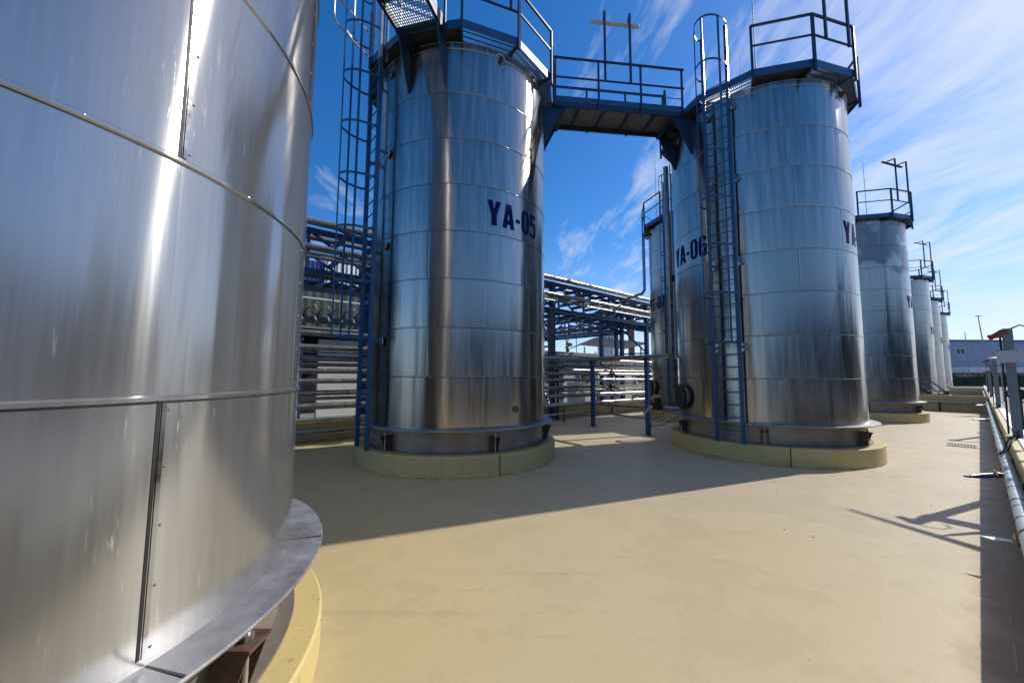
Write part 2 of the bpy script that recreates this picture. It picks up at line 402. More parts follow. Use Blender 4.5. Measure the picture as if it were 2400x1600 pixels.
# ------------------------------------------------------------------ glyphs
def glyph_polys(ch):
    """convex quads in a unit box: x 0..w, y 0..1, returns (width, [polygons])"""
    t = .20
    def ring(w, x0, y0, x1, y1, t, a0=0, a1=360, n=20, sq=.30):
        out = []
        def pt(a, inner):
            # superellipse outline
            hx, hy = (x1-x0)/2, (y1-y0)/2
            if inner: hx -= t; hy -= t*.62
            c, s_ = math.cos(R(a)), math.sin(R(a))
            e = 2/3.2
            return ((x0+x1)/2+hx*math.copysign(abs(c)**e, c), (y0+y1)/2+hy*math.copysign(abs(s_)**e, s_))
        for i in range(n):
            b0, b1 = a0+(a1-a0)*i/n, a0+(a1-a0)*(i+1)/n
            out.append([pt(b0, 0), pt(b1, 0), pt(b1, 1), pt(b0, 1)])
        return out
    if ch == 'Y':
        return .64, [[(0, 1), (.25, 1), (.32, .66), (.32, .40), (.195, .40)], [(.64, 1), (.39, 1), (.32, .66), (.32, .40), (.445, .40)], [(.195, 0), (.445, 0), (.445, .40), (.195, .40)]]
    if ch == 'A':
        return .62, [[(0, 0), (.22, 0), (.36, 1), (.17, 1)], [(.62, 0), (.40, 0), (.26, 1), (.45, 1)], [(.17, .16), (.45, .16), (.42, .34), (.2, .34)]]
    if ch == 'T':
        return .54, [[(0, .83), (.54, .83), (.54, 1), (0, 1)], [(.165, 0), (.375, 0), (.375, .83), (.165, .83)]]
    if ch == '-':
        return .27, [[(.02, .34), (.25, .34), (.25, .50), (.02, .50)]]
    if ch == '0':
        return .52, ring(.54, 0, -.01, .54, 1.01, .205, 0, 360, 24)
    if ch == '5':
        return .52, [[(.03, 1), (.48, 1), (.48, .84), (.03, .84)], [(.03, .84), (.22, .84), (.20, .47), (.02, .47)]] + ring(.52, 0, -.01, .52, .66, .18, 150, -158, 18)
    if ch == '6':
        return .52, ring(.52, 0, -.01, .52, .62, .185, 0, 360, 20) + ring(.52, 0, .05, .52, 1.01, .19, 20, 190, 12) + [[(0, .3), (.19, .3), (.19, .62), (0, .62)]]
    if ch == '7':
        return .46, [[(0, 1), (.46, 1), (.46, .84), (0, .84)], [(.25, .84), (.46, .84), (.27, 0), (.07, 0)]]
    if ch == '8':
        return .52, ring(.52, .01, .46, .51, 1.01, .17, 0, 360, 18) + ring(.52, 0, -.01, .52, .56, .18, 0, 360, 18)
    return .3, []

def tank_text(s, a_start, zc, hgt, rad, parent, mat='letter', sx=.93):
    """text wrapped round the shell, reading towards falling azimuth seen from outside"""
    x = 0.0; bm = bmesh.new()
    for ch in s:
        w, polys = glyph_polys(ch)
        for p in polys:
            try: bm.faces.new([bm.verts.new(((x+q[0]*sx)*hgt, q[1]*hgt, 0)) for q in p])
            except ValueError: pass
        x += w*sx+.07
    tot = x*hgt
    k = .04
    while k < tot:
        bmesh.ops.bisect_plane(bm, geom=bm.verts[:]+bm.edges[:]+bm.faces[:], plane_co=(k, 0, 0), plane_no=(1, 0, 0)); k += .04
    for v in bm.verts:
        a = R(a_start) - v.co.x/rad
        r = rad+.0035
        v.co = Vector((math.sin(a)*r, math.cos(a)*r, zc-hgt/2+v.co.y))
    mb = MB(); mb.bm.free(); mb.bm = bm
    return mb.build('painted_number', mat, parent, smooth=False)

# ------------------------------------------------------------------ tanks
def make_tank(center, label, rad, ring0, step, hb, hp, rf, rp, mat, text, seamA, seamB, sstep, bead, nring=8, top=9.06, detail=True, brk=153, nbrk=6, text2=None, tname='storage_tank'):
    root = empty(tname, center+ZD*hp, label, 'tank', 'aluminium clad storage tanks')
    zo = -hp      # children are built in tank coordinates, then lowered by hp
    def B(m, n, mt, par=root, **k):
        o = m.build(n, mt, par, **k)
        o.location = (0, 0, zo) if par is root else (0, 0, 0)
        return o
    prof = [(rad-.03, hb), (rad, hb)]
    for k in range(nring):
        z = ring0+step*k
        if z > top-.1: break
        prof += [(rad, z-bead*1.3), (rad+bead*.7, z-bead*.8), (rad+bead*.75, z+bead*.3), (rad+bead*.2, z+bead*.8), (rad, z+bead*.9)]
    prof += [(rad, top-.012), (rad+.012, top-.008), (rad+.012, top+.004), (rad-.06, top+.02)]
    sh = B(MB().lathe(prof, 288), 'shell', mat)
    B(MB().lathe([(rad-.07, top+.012), (rad*.6, top+.2), (.05, top+.42), (.001, top+.42)], 96), 'roof', 'slate')
    # dome edge band
    B(MB().lathe([(rad+rf, hb-.022), (rad+rf+.004, hb-.012), (rad+rf, hb-.002), (rad-.02, hb+.004)], 192).lathe([(rad+rf, hb-.0225), (rad-.1, hb-.026)], 192), 'drip_flange', 'flange')
    B(MB().lathe([(rad-.045, hp+.0), (rad-.045, hb-.024)], 160).lathe([(rad+.05, hp+.001), (rad+.05, hp+.02), (rad-.044, hp+.022)], 160), 'skirt', 'skirt')
    near = rad < 2
    for k in range(nring):
        z = ring0+step*k-bead*1.3
        if z > top-.1: break
        gh = .006 if near else .005
        B(MB().lathe([(rad-.001, z-gh), (rad+.0012, z-gh), (rad+.0012, z), (rad-.001, z)], 192), 'ring_gap', 'groove')
    # seams and rivets
    for k in range(-1, nring):
        z0 = max(hb+.004, ring0+step*k+bead); z1 = min(top-.02, ring0+step*(k+1)-bead*1.4)
        if z1-z0 < .1: continue
        base = seamA if k % 2 else seamB
        m = MB()
        for j in range(int(round(360/sstep))):
            a = base+sstep*j
            da = math.degrees(.5*bead/rad)
            pr = [(rad-.002, z0), (rad+bead*.55, z0), (rad+bead*.55, z1), (rad-.002, z1)]
            m = MB()
            m.lathe(pr, 2, a0=a-da*1.1, a1=a+da*1.1)
            for s_ in (-1, 1):
                m.lathe([(rad-.002, z0), (rad+bead*.28, z0), (rad+bead*.28, z1), (rad-.002, z1)], 1, a0=a+s_*da*1.1, a1=a+s_*da*1.9)
            so = B(m, 'seam_strip', 'seamnear' if near else 'seam')
            dg = math.degrees((.011 if near else .006)/rad); ea = a+da*1.9
            gm = MB().lathe([(rad-.001, z0), (rad+.0022, z0), (rad+.0022, z1), (rad-.001, z1)], 1, a0=ea, a1=ea+dg)
            gm.build('seam_gap', 'groove', so)
            if detail:
                nr = 4
                m = MB()
                for q in range(nr+1):
                    zq = z0+.03+(z1-z0-.06)*q/nr
                    pc = az(a-math.degrees(1.9*bead/rad), rad, zq)
                    m.ball(pc, .0065 if bead > .01 else .007, (1, 1, 1), 1)
                rv = m.build('rivet_row', 'bolt', so); tag(rv, kind='stuff')
    # anchor brackets on the skirt
    for j in range(nbrk):
        a = brk+360/nbrk*j
        o_, t_ = az(a), az(a+90)
        m = MB(); h0 = hb-hp
        cz = hp+h0*.66
        m.box(o_*(rad+.06)+ZD*cz, (.20, .17, .02), (o_, t_, ZD))
        for s_ in (-1, 1):
            m.prism([o_*(rad-.04)+t_*s_*.07+ZD*(hp+.022), o_*(rad+.05)+t_*s_*.07+ZD*(hp+.022), o_*(rad+.15)+t_*s_*.07+ZD*(cz-.01), o_*(rad-.04)+t_*s_*.07+ZD*(cz-.01)], .012, t_)
        b = B(m, 'anchor_bracket', 'rust', smooth=False)
        m = MB(); m.tube([o_*(rad+.09)+ZD*(hp+.0), o_*(rad+.09)+ZD*(cz+.09)], .014, 8)
        m.tube([o_*(rad+.09)+ZD*(cz+.011), o_*(rad+.09)+ZD*(cz+.04)], .032, 6)
        m.build('anchor_bolt', 'bolt', b)
    if detail:
        # lifting lugs near the rim
        for a in (151, 31, -89):
            o_, t_ = az(a), az(a+90)
            m = MB(); pts = []
            for q in range(24):
                g = q/24*2*math.pi
                pts.append(az(a+math.degrees(.13*math.cos(g)/rad), rad+.006, 8.86+.15*math.sin(g)))
            m.tube(pts, .008, 6, closed=True)
            lg = B(m, 'lug_collar', 'seam')
            m = MB(); m.prism([o_*(rad-.02)+ZD*8.96, o_*(rad+.1)+ZD*8.9, o_*(rad+.11)+ZD*8.82, o_*(rad-.02)+ZD*8.76], .03, t_); m.build('lifting_lug', 'rust', lg, smooth=False)
    if text:
        tank_text(text, 158.3, 5.37, .54, rad, root).location = (0, 0, zo)
        tank_text(text2 or text, -79.5, 5.38, .54, rad, root).location = (0, 0, zo)
    return root

def flange_joints(root, rad, rf, hb, hp, azs):
    for a in azs:
        m = MB(); m.prism([az(a, rad+.004, hb+.0025), az(a, rad+rf-.004, hb+.0015), az(a+.35, rad+rf-.004, hb+.0015), az(a+.35, rad+.004, hb+.0025)], .002, ZD)
        o = m.build('flange_joint', 'groove', root, smooth=False); o.location = (0, 0, -hp)
def plinth(center, rad, hp, label, notch=None):
    m = MB(); m.lathe([(rad, 0), (rad, hp-.015), (rad-.015, hp), (.3, hp+.001), (.001, hp+.001)], 160)
    o = m.build('concrete_plinth', 'plinth'); o.location = center
    tag(o, label, 'plinth', 'round plinths under the tanks')
    return o

T4 = make_tank(C4, 'huge dull aluminium tank filling one side, closest to the viewer', 1.9, 1.854, 1.041, .788, .289, .21, .231, 'shell_near', None, 103.5, 71, 65.5, .013, brk=142, nbrk=7, top=9.0)
flange_joints(T4, 1.9, .21, .788, .289, (66.3, 103, 140, 177))
T5 = make_tank(C5, 'shiny tank marked YA-05 standing behind the near walkway', TR, 1.918, 1.0, .88, .411, .2, .252, 'shell', 'YA-05', 159.5, 130, 60, .0105)
T6 = make_tank(C6, 'shiny tank marked YA-06 with a blue ladder up its front', TR, 1.918, 1.0, .88, .411, .2, .252, 'shell', 'YA-06', 159.5, 130, 60, .0105)
T7 = make_tank(C7, 'tank marked YT-07 half hidden behind tank YA-06', TR, 1.918, 1.0, .88, .411, .2, .252, 'shell', 'YT-07', 159.5, 130, 60, .0105)
T8 = make_tank(C8, 'patchy dented tank just past tank YA-06 in the roadside row', TR, 1.918, 1.0, .88, .411, .2, .252, 'shell', 'YA', 159.5, 130, 60, .0105, detail=False)
def far_tank(c, label):
    t = copy_tree(T8, loc=c+ZD*.411); t['label'] = label; return t
far_tank(C10, 'slim looking far tank beyond the crossover steps, fourth of the roadside row')
far_tank(C12, 'fifth tank of the roadside row, second from the far end')
far_tank(C14, 'last and smallest looking tank at the far end of the row')
def reflection_patch_mat():  # dull blotches painted into the colour, imitating distorted reflections high on the shell
    m = M['shell'].copy(); m.name = 'reflection_patched_cladding'; nt_ = m.node_tree; b = nt_.nodes['Principled BSDF']
    tc = nt_.nodes.new('ShaderNodeTexCoord'); nz = nt_.nodes.new('ShaderNodeTexNoise'); nz.inputs['Scale'].default_value = .75; nz.inputs['Detail'].default_value = 5; nz.inputs['Roughness'].default_value = .55
    nt_.links.new(tc.outputs['Object'], nz.inputs['Vector'])
    sp_ = nt_.nodes.new('ShaderNodeSeparateXYZ'); nt_.links.new(tc.outputs['Object'], sp_.inputs[0])
    mr = nt_.nodes.new('ShaderNodeMapRange'); nt_.links.new(sp_.outputs[2], mr.inputs[0])
    for i, v in enumerate((5.6, 7.2, -.25, .06)): mr.inputs[i+1].default_value = v
    ad = nt_.nodes.new('ShaderNodeMath'); ad.operation = 'ADD'; nt_.links.new(nz.outputs['Fac'], ad.inputs[0]); nt_.links.new(mr.outputs[0], ad.inputs[1])
    rp = nt_.nodes.new('ShaderNodeValToRGB'); rp.color_ramp.elements[0].position = .50; rp.color_ramp.elements[1].position = .57; nt_.links.new(ad.outputs[0], rp.inputs[0])
    for inp, val in (('Base Color', (.27, .275, .29, 1)), ('Roughness', .34), ('Metallic', 1.0)):
        i_ = b.inputs[inp]; src = i_.links[0].from_socket if i_.links else None
        mx = nt_.nodes.new('ShaderNodeMix'); mx.data_type = 'RGBA' if inp == 'Base Color' else 'FLOAT'
        a_i, b_i, o_i = (6, 7, 2) if inp == 'Base Color' else (2, 3, 0)
        nt_.links.new(rp.outputs[0], mx.inputs[0])
        if src: nt_.links.new(src, mx.inputs[a_i])
        else: mx.inputs[a_i].default_value = i_.default_value
        mx.inputs[b_i].default_value = val; nt_.links.new(mx.outputs[o_i], i_)
    return m
M['patchy'] = reflection_patch_mat()
for ch in T8.children:
    if ch.name.startswith('shell'): ch.data = ch.data.copy(); ch.data.materials[0] = M['patchy']
plinth(C4, 2.131, .289, 'yellow round plinth under the huge closest tank')
plinth(C5, 2.406, .411, 'ochre round plinth under tank YA-05')
plinth(C6, 2.406, .411, 'ochre round plinth under tank YA-06')
plinth(C7, 2.406, .411, 'ochre round plinth under tank YT-07')
plinth(C8, 2.406, .411, 'ochre round plinth under the patchy tank past YA-06')
plinth(C10, 2.406, .411, 'ochre round plinth under the fourth roadside tank')
plinth(C12, 2.406, .411, 'ochre round plinth under the fifth roadside tank')
plinth(C14, 2.406, .411, 'ochre round plinth under the last tank of the row')

# sunken joints down the plinth sides
for c, a in ((C5, 152.5), (C6, -158.0)):
    m = MB(); m.tube([az(a, 2.409, .0), az(a, 2.409, .40)], .011, 6)
    o = m.build('drain_pipe', 'rust'); o.location = c
    tag(o, 'thin rusty drain down the plinth of tank ' + ('YA-05' if c is C5 else 'YA-06'), 'drain pipe')

# round inspection emblem stamps
def emblem(root, a, z, hp=.411):
    m = MB()
    for rr in (.078, .052):
        m.tube([az(a+math.degrees(rr*math.cos(g)/TR), TR+.004, z+rr*math.sin(g)) for g in [q*2*math.pi/20 for q in range(20)]], .005, 5, closed=True)
    for q in range(8):
        g = q*math.pi/4+.2; r0, r1 = .015, .048
        m.tube([az(a+math.degrees(r0*math.cos(g)/TR), TR+.004, z+r0*math.sin(g)), az(a+math.degrees(r1*math.cos(g)/TR), TR+.004, z+r1*math.sin(g))], .0045, 4)
    o = m.build('round_stamp', 'black', root); o.location = (0, 0, -hp)
emblem(T5, 138.9, 1.25); emblem(T6, -99.2, 1.52); emblem(T7, -84, 1.57)

# manway with bolted flange
def manway(root, a, z, hp=.411, out=.28, rr=.36):
    o_, t_ = az(a), az(a+90)
    M3 = Matrix((t_, ZD, o_)).transposed()
    def pt(x, y, d): return t_*x+ZD*(z+y)+o_*(TR+d)
    def disc(m, r, d0, d1, seg=28):
        m.tube([pt(0, 0, d0), pt(0, 0, d1)], r, seg)
    m = MB(); disc(m, rr*.82, -.05, out); nk = m.build('manway_neck', 'skirt', root); nk.location = (0, 0, -hp)
    m = MB(); disc(m, rr, out, out+.03); disc(m, rr, out+.036, out+.07); fl = m.build('manway_flange', 'black', root); fl.location = (0, 0, -hp)
    m = MB()
    for q in range(20):
        g = q/20*2*math.pi; m.tube([pt(rr*.9*math.cos(g), rr*.9*math.sin(g), out-.03), pt(rr*.9*math.cos(g), rr*.9*math.sin(g), out+.10)], .014, 6)
    b = m.build('flange_bolts', 'bolt', fl); tag(b, kind='stuff')
manway(T6, -88, 1.40, rr=.34, out=.07); manway(T7, -84, 1.42, rr=.38, out=.09)

# ------------------------------------------------------------------ platforms
def platform(center, phase, opens, label, gratesegs=(0,), kick=True):
    root = empty('rim_platform', center+ZD*9.05, label, 'platform', 'railed platforms round the tank tops')
    zo = -9.05
    def B(m, n, mt, par=root, **k):
        o = m.build(n, mt, par, **k); o.location = (0, 0, zo) if par is root else (0, 0, 0); return o
    RO, RI = 2.44, 1.75
    cor = [phase+30*k for k in range(12)]
    m = MB()
    for k in range(12):
        a, b = cor[k], cor[k]+30
        if k in gratesegs:
            mg = MB()
            p0, p1, q0, q1 = az(a, RO-.02), az(b, RO-.02), az(a, RI), az(b, RI)
            n = 26
            for i in range(n+1):
                f = i/n; mg.bar(p0.lerp(p1, f)+ZD*9.215, q0.lerp(q1, f)+ZD*9.215, .006, .03)
            for i in range(6):
                f = i/5; mg.bar(p0.lerp(q0, f)+ZD*9.215, p1.lerp(q1, f)+ZD*9.215, .006, .03)
            B(mg, 'deck_grating', 'darkgrate', smooth=False)
        else:
            m.prism([az(a, RO-.01, 9.215), az(b, RO-.01, 9.215), az(b, RI, 9.215), az(a, RI, 9.215)], .012, ZD)
    B(m, 'deck', 'tray', smooth=False)
    m = MB()
    for k in range(12):
        a, b = cor[k], cor[k]+30
        m.bar(az(a, RO, 9.235), az(b, RO, 9.235), .012, .19)
    B(m, 'fascia', 'blue', smooth=False)
    for k in range(12):
        a = cor[k]; t_ = az(a+90)
        m = MB(); m.prism([az(a, 1.9, 9.2), az(a, RO-.03, 9.2), az(a, RO-.03, 9.15), az(a, 1.9, 9.02)], .05, t_)
        B(m, 'support_arm', 'navy', smooth=False)
    for k in range(12):
        if (k in opens) and ((k-1) % 12 in opens): continue
        m = MB(); m.bar(az(cor[k], RO+.035, 9.03), az(cor[k], RO+.035, 10.42), .055, .055, up=az(cor[k])); B(m, 'post', 'navy', smooth=False)
    # runs of rail between openings
    ks = [k for k in range(12) if k not in opens]
    for zz, nm, rr in ((10.42, 'handrail', .024), (9.9, 'midrail', .018)):
        done = set()
        for k0 in ks:
            if k0 in done or ((k0-1) % 12 not in opens and len(ks) < 12 and (k0-1) % 12 in ks): continue
            pts = [az(cor[k0], RO+.035, zz)]; k = k0
            while k % 12 not in opens and (k % 12) not in done:
                done.add(k % 12); pts.append(az(cor[k % 12]+30, RO+.035, zz)); k += 1
            if len(pts) > 1: 
                m = MB()
                for a_, b_ in zip(pts, pts[1:]): m.bar(a_, b_, rr*1.9, rr*2)
                B(m, nm, 'navy', smooth=False)
    return root
def seg_of(phase, a): return int(((a-phase) % 360)//30)
s6 = [seg_of(150, -130), seg_of(150, -96.7), seg_of(150, 14.4)]
s5 = [seg_of(144, -130), seg_of(144, 83.3), seg_of(144, -165.7)]
s7 = [seg_of(150, -130), seg_of(150, 194.4), seg_of(150, 84)]
s8 = [seg_of(150, -130), seg_of(150, 264)]
PF6 = platform(C6, 150, s6, 'blue railed platform round the top of tank YA-06', (seg_of(150, 165), seg_of(150, 135), seg_of(150, -130)))
PF5 = platform(C5, 144, s5, 'blue railed platform round the top of tank YA-05', (seg_of(144, 130), seg_of(144, 160), seg_of(144, 100)))
PF7 = platform(C7, 150, s7, 'blue railed platform round the top of tank YT-07')
PF8 = platform(C8, 150, s8, 'blue railed platform on the patchy tank past YA-06')
for c, l in ((C10, 'fourth roadside tank'), (C12, 'fifth roadside tank'), (C14, 'last roadside tank')):
    t = copy_tree(PF8, loc=c+ZD*9.05); t['label'] = 'blue railed platform on top of the ' + l

# hanging chain gates beside ladder opening on YA-06
# ------------------------------------------------------------------ ladders
def ladder(center, label, top=10.8):
    a = -130.3; o_, t_ = az(a), az(a+90)
    base = center+o_*2.39+ZD*.411
    root = empty('caged_ladder', base, label, 'ladder', 'blue caged ladders on the tanks')
    z0 = .411
    def L(x, d, z): return t_*x+o_*d+ZD*(z-z0)
    for s_ in (-1, 1):
        m = MB(); m.bar(L(s_*.29, 0, .411), L(s_*.29, 0, top), .065, .09, up=o_); m.build('stringer', 'blue', root, smooth=False, bevel=.006)
    z = .70; n = 0; proto = None
    while z < 9.4:
        if proto is None:
            proto = MB().tube([L(-.265, 0, z0), L(.265, 0, z0)], .013, 8).build('rung', 'blue', root); r_ = proto
        else:
            r_ = proto.copy(); col.objects.link(r_)
        r_.location = (0, 0, z-z0); z += .298
    hoop = None; zz = 2.74; zs = []
    while zz < top+.05:
        pts = [L(.29, 0, z0)]+[L(.36*math.cos(R(g)), .10+.60*math.sin(R(g)), z0) for g in range(0, 181, 15)]+[L(-.29, 0, z0)]
        if hoop is None:
            m = MB()
            for p_, q_ in zip(pts, pts[1:]): m.bar(p_, q_, .008, .05)
            hoop = m.build('cage_hoop', 'blue', root, smooth=False); h_ = hoop
        else: h_ = hoop.copy(); col.objects.link(h_)
        h_.location = (0, 0, zz-z0); zs.append(zz); zz += 1.15
    for g in (35, 90, 145):
        p_ = L(.352*math.cos(R(g)), .10+.592*math.sin(R(g)), z0)
        m = MB(); m.bar(p_+ZD*(2.74-z0), p_+ZD*(zs[-1]-z0), .045, .02, up=Vector((math.cos(R(g))*t_.x+math.sin(R(g))*o_.x, math.cos(R(g))*t_.y+math.sin(R(g))*o_.y, 0)))
        m.build('cage_bar', 'blue', root, smooth=False)
    for zb in (2.66, 4.75, 6.85, 8.75):
        for s_ in (-1, 1):
            m = MB(); m.bar(L(s_*.315, -.04, zb), L(s_*.315, -.235, zb), .012, .07)
            b = m.build('wall_bracket', 'blue', root, smooth=False)
            m = MB(); m.tube([L(s_*.315, -.222, zb)+t_*0, L(s_*.315, -.205, zb)], .10, 20); 
            m.build('bracket_collar', 'seam', b)
    return root
ladder(C6, 'blue caged ladder up the front of tank YA-06')
ladder(C5, 'blue caged ladder on the side of tank YA-05', 11.9)
ladder(C7, 'blue caged ladder on tank YT-07 behind the riser pipe')

# looped pipe handrail extensions and galvanised gear beside the YA-05 ladder top
o_, t_ = az(-130.3), az(-40.3)
b5 = C5+o_*2.39
m = MB()
for z1 in (9.35, 9.95):
    m.tube([b5+t_*.30+ZD*z1+o_*.02, b5-t_*.2+o_*.95+ZD*z1, b5-t_*.33+o_*1.02+ZD*(z1+.08), b5-t_*.33+o_*1.02+ZD*(z1+.7)], .018, 8)
tag(m.build('guard_loop', 'grate'), 'bent pale tube loops beside the top of the YA-05 ladder cage', 'guard rail')
m = MB(); m.box(b5-t_*.36+ZD*9.9+o_*.05, (.05, .14, 1.9), (o_, t_, ZD)); m.box(b5-t_*.36+ZD*9.9-o_*.10, (.03, .10, 1.9), (o_, t_, ZD))
tag(m.build('cable_duct', 'grate', smooth=False), 'pale galvanised cable duct beside the top of the YA-05 ladder', 'cable duct')

# ------------------------------------------------------------------ footbridges
def bridge(a, b, label, width=.92, full=True, brackets=(True, True)):
    d = (b-a).normalized(); s = d.cross(ZD)
    L = (b-a).length; st, en = 2.35, L-2.35
    root = empty('footbridge', a+d*st+ZD*9.1, label, 'footbridge', 'blue footbridges between the tanks')
    def Q(x, y, z): return d*(x-st)+s*y+ZD*(z-9.1)
    hw = width/2
    for q in (-1, 1):
        m = MB(); m.bar(Q(st, q*hw, 9.14), Q(en, q*hw, 9.14), .06, .16); m.build('girder', 'navy', root, smooth=False)
        m = MB(); m.bar(Q(st, q*(hw+.03), 9.29), Q(en, q*(hw+.03), 9.29), .008, .13); m.build('kick_plate', 'blue', root, smooth=False)
    m = MB(); nb = int((en-st)/.06)
    for i in range(nb+1):
        x = st+(en-st)*i/nb; m.bar(Q(x, -hw+.03, 9.205), Q(x, hw-.03, 9.205), .008, .016, up=ZD)
    for i in range(19):
        y = -hw+.05+(width-.1)*i/18; m.bar(Q(st, y, 9.212), Q(en, y, 9.212), .009, .014)
    m.build('deck_grating', 'grate', root, smooth=False)
    n = max(2, int(round((en-st)/.8)))
    for i in range(n+1):
        x = st+.03+(en-st-.06)*i/n
        m = MB(); m.bar(Q(x, -hw+.03, 9.15), Q(x, hw-.03, 9.15), .06, .07); m.build('cross_member', 'navy', root, smooth=False)
    ns = max(2, int(round((en-st)/1.3)))
    for q in (-1, 1):
        for i in range(ns+1):
            x = st+.05+(en-st-.1)*i/ns
            m = MB(); m.bar(Q(x, q*(hw+.055), 9.05), Q(x, q*(hw+.055), 10.42), .045, .045, up=d); m.build('post', 'navy', root, smooth=False)
        for zz, nm, w in ((10.42, 'handrail', .045), (9.87, 'midrail', .035)):
            m = MB(); m.bar(Q(st-.02, q*(hw+.055), zz), Q(en+.02, q*(hw+.055), zz), w, w); m.build(nm, 'navy', root, smooth=False)
    for e, x0, sg in ((0, st, 1), (1, en, -1)):
        if not brackets[e]: continue
        xt = (TR-.0) if e == 0 else L-TR
        for q in (-1, 1):
            y = q*(hw-.03); dx = math.sqrt(max(0, TR*TR-y*y)); xt = dx-.0 if e == 0 else L-dx
            m = MB(); m.prism([Q(xt, y, 9.06), Q(xt+sg*.52, y, 9.06), Q(xt+sg*.50, y, 8.98), Q(xt+sg*.04, y, 8.05), Q(xt, y, 8.05)], .02, s)
            m.build('gusset_bracket', 'navy', root, smooth=False)
        m = MB(); m.bar(Q(x0+sg*.28, -hw, 9.02), Q(x0+sg*.28, hw, 9.02), .1, .08); m.build('bearing_beam', 'navy', root, smooth=False)
    return root
B56 = bridge(C5, C6, 'blue railed footbridge from tank YA-05 to tank YA-06')
B45 = bridge(C5, C4, 'grated walkway overhead between the closest tank and tank YA-05', brackets=(True, False))
B67 = bridge(C6, C7, 'footbridge behind tank YA-06 towards tank YT-07')
B78 = bridge(C7, C8, 'footbridge between tank YT-07 and the patchy tank')
# plated underside on the YA-05 to YA-06 span
d = (C6-C5).normalized(); s_ = d.cross(ZD)
m = MB(); m.box(d*((C6-C5).length/2-2.35)+ZD*.115, ((C6-C5).length-4.8, .82, .006), (d, s_, ZD)); m.build('underside_plate', 'tray', B56, smooth=False)
# conduit run along the span
m = MB(); m.tube([C5+d*2.5+s_*(.56)+ZD*9.52, C5+d*5.9+s_*.56+ZD*9.52], .012, 6)
tag(m.build('conduit', 'navy'), 'thin cable conduit along the YA-05 footbridge rail', 'conduit')

# ------------------------------------------------------------------ light masts
def mast(p0, p1, z0, z1, outd, label, off=.30, lamp_z=-.06, L=1.27, shift=0.0, lamp=True, lampm='navy'):
    root = empty('light_mast', (p0+p1)/2+ZD*z0, label, 'light mast', 'twin pole strip lights on the railings')
    mid = (p0+p1)/2; dd = (p1-p0).normalized()
    for p in (p0, p1):
        q = p-mid
        m = MB(); m.bar(q, q+ZD*(z1-z0), .05, .05, up=dd); m.build('pole', 'navy', root, smooth=False)
        m = MB(); m.bar(q+ZD*(z1-z0), q+outd*off+ZD*(z1-z0), .04, .04); m.build('arm', 'navy', root, smooth=False)
    if lamp:
        c = outd*off+ZD*(z1-z0+lamp_z)+dd*shift
        m = MB(); m.prism([c-dd*L/2-outd*.05+ZD*.03, c-dd*L/2-outd*.07-ZD*.03, c-dd*L/2+outd*.07-ZD*.03, c-dd*L/2+outd*.05+ZD*.03], .002, dd)
        m.bm.free(); m = MB()
        m.box(c+ZD*.005, (L, .12, .045), (dd, outd, ZD)); lh = m.build('lamp_housing', lampm, root, smooth=False, bevel=.012)
        m = MB(); m.box(c-ZD*.026, (L-.1, .09, .02), (dd, outd, ZD)); m.build('diffuser', 'white' if lampm == 'lamp' else 'rod', lh, smooth=False, bevel=.01)
    return root
mast(Vector((2.47, 9.74, 0)), Vector((3.18, 9.82, 0)), 9.85, 11.88, az(7), 'strip light on twin poles above the YA-05 footbridge', L=1.42, shift=-.02, lamp_z=-.09, lampm='lamp', off=.27)
def rim_mast(c): return (c+Vector((.32, -2.45, 0)), c+Vector((1.08, -2.20, 0)))
a_, b_ = rim_mast(C6)
mast(a_, b_, 9.85, 12.1, az(-18), 'twin dark poles rising from the rail of tank YA-06')
a_, b_ = rim_mast(C8)
m8 = mast(a_, b_, 9.85, 11.85, az(-18), 'strip light on twin poles over the patchy tank past YA-06', off=.30, lamp_z=-.06, L=1.45)
for c, l in ((C10, 'fourth roadside tank'), (C12, 'fifth roadside tank'), (C14, 'last roadside tank')):
    a_, b_ = rim_mast(c); t = copy_tree(m8, loc=(a_+b_)/2+ZD*9.85); t['label'] = 'strip light on twin poles over the ' + l
mast(C5+Vector((.50, -2.42, 0)), C5+Vector((1.27, -2.10, 0)), 9.9, 12.6, az(-24), 'twin dark poles rising from the rail of tank YA-05')
# small flood lamp box on the YA-05 rail
fl = empty('flood_lamp', C5+az(152, 2.43)+ZD*10.46, 'small square flood lamp clamped on the YA-05 platform rail', 'flood lamp')
m = MB(); m.box((0, 0, .08), (.16, .10, .13), (az(150+90), az(150), ZD)); m.build('lamp_body', 'navy', fl, smooth=False, bevel=.01)
m = MB(); m.tube([az(240, -.1, .0), az(240, -.1, .16), az(240, -.02, .17)], .01, 6); m.build('yoke', 'navy', fl)

# lightning rods
for c, a, r, z, l in ((C6, -152, 2.3, 11.6, 'tank YA-06 beside its ladder'), (C6, 20, .7, 11.2, 'the roof of tank YA-06'), (C8, -165, 1.8, 11.0, 'the patchy tank past YA-06'), (C7, -110, 2.3, 11.4, 'tank YT-07')):
    m = MB(); m.tube([c+az(a, r, 9.2), c+az(a, r, z+.6), c+az(a, r, z+1.2)], [.012, .010, .004], 6)
    tag(m.build('lightning_rod', 'rod'), 'thin lightning rod standing on ' + l, 'lightning rod', 'lightning rods')

# ------------------------------------------------------------------ vent pipe loop on YT-07 and connecting line
m = MB(); p_ = C7+az(-71, 2.40)
pts = [C7+az(-71, 2.1, 8.95), C7+az(-71, 2.3, 8.98), p_+ZD*8.85, p_+ZD*7.0, p_+ZD*6.25, p_+ZD*6.1-WD*.15, P(18.3, -12.6, 6.1)]
m.tube(pts, .075, 12); vp = m.build('vent_pipe', 'pipe')
tag(vp, 'dark pipe dropping beside tank YT-07 then running to the pipe rack', 'pipe')

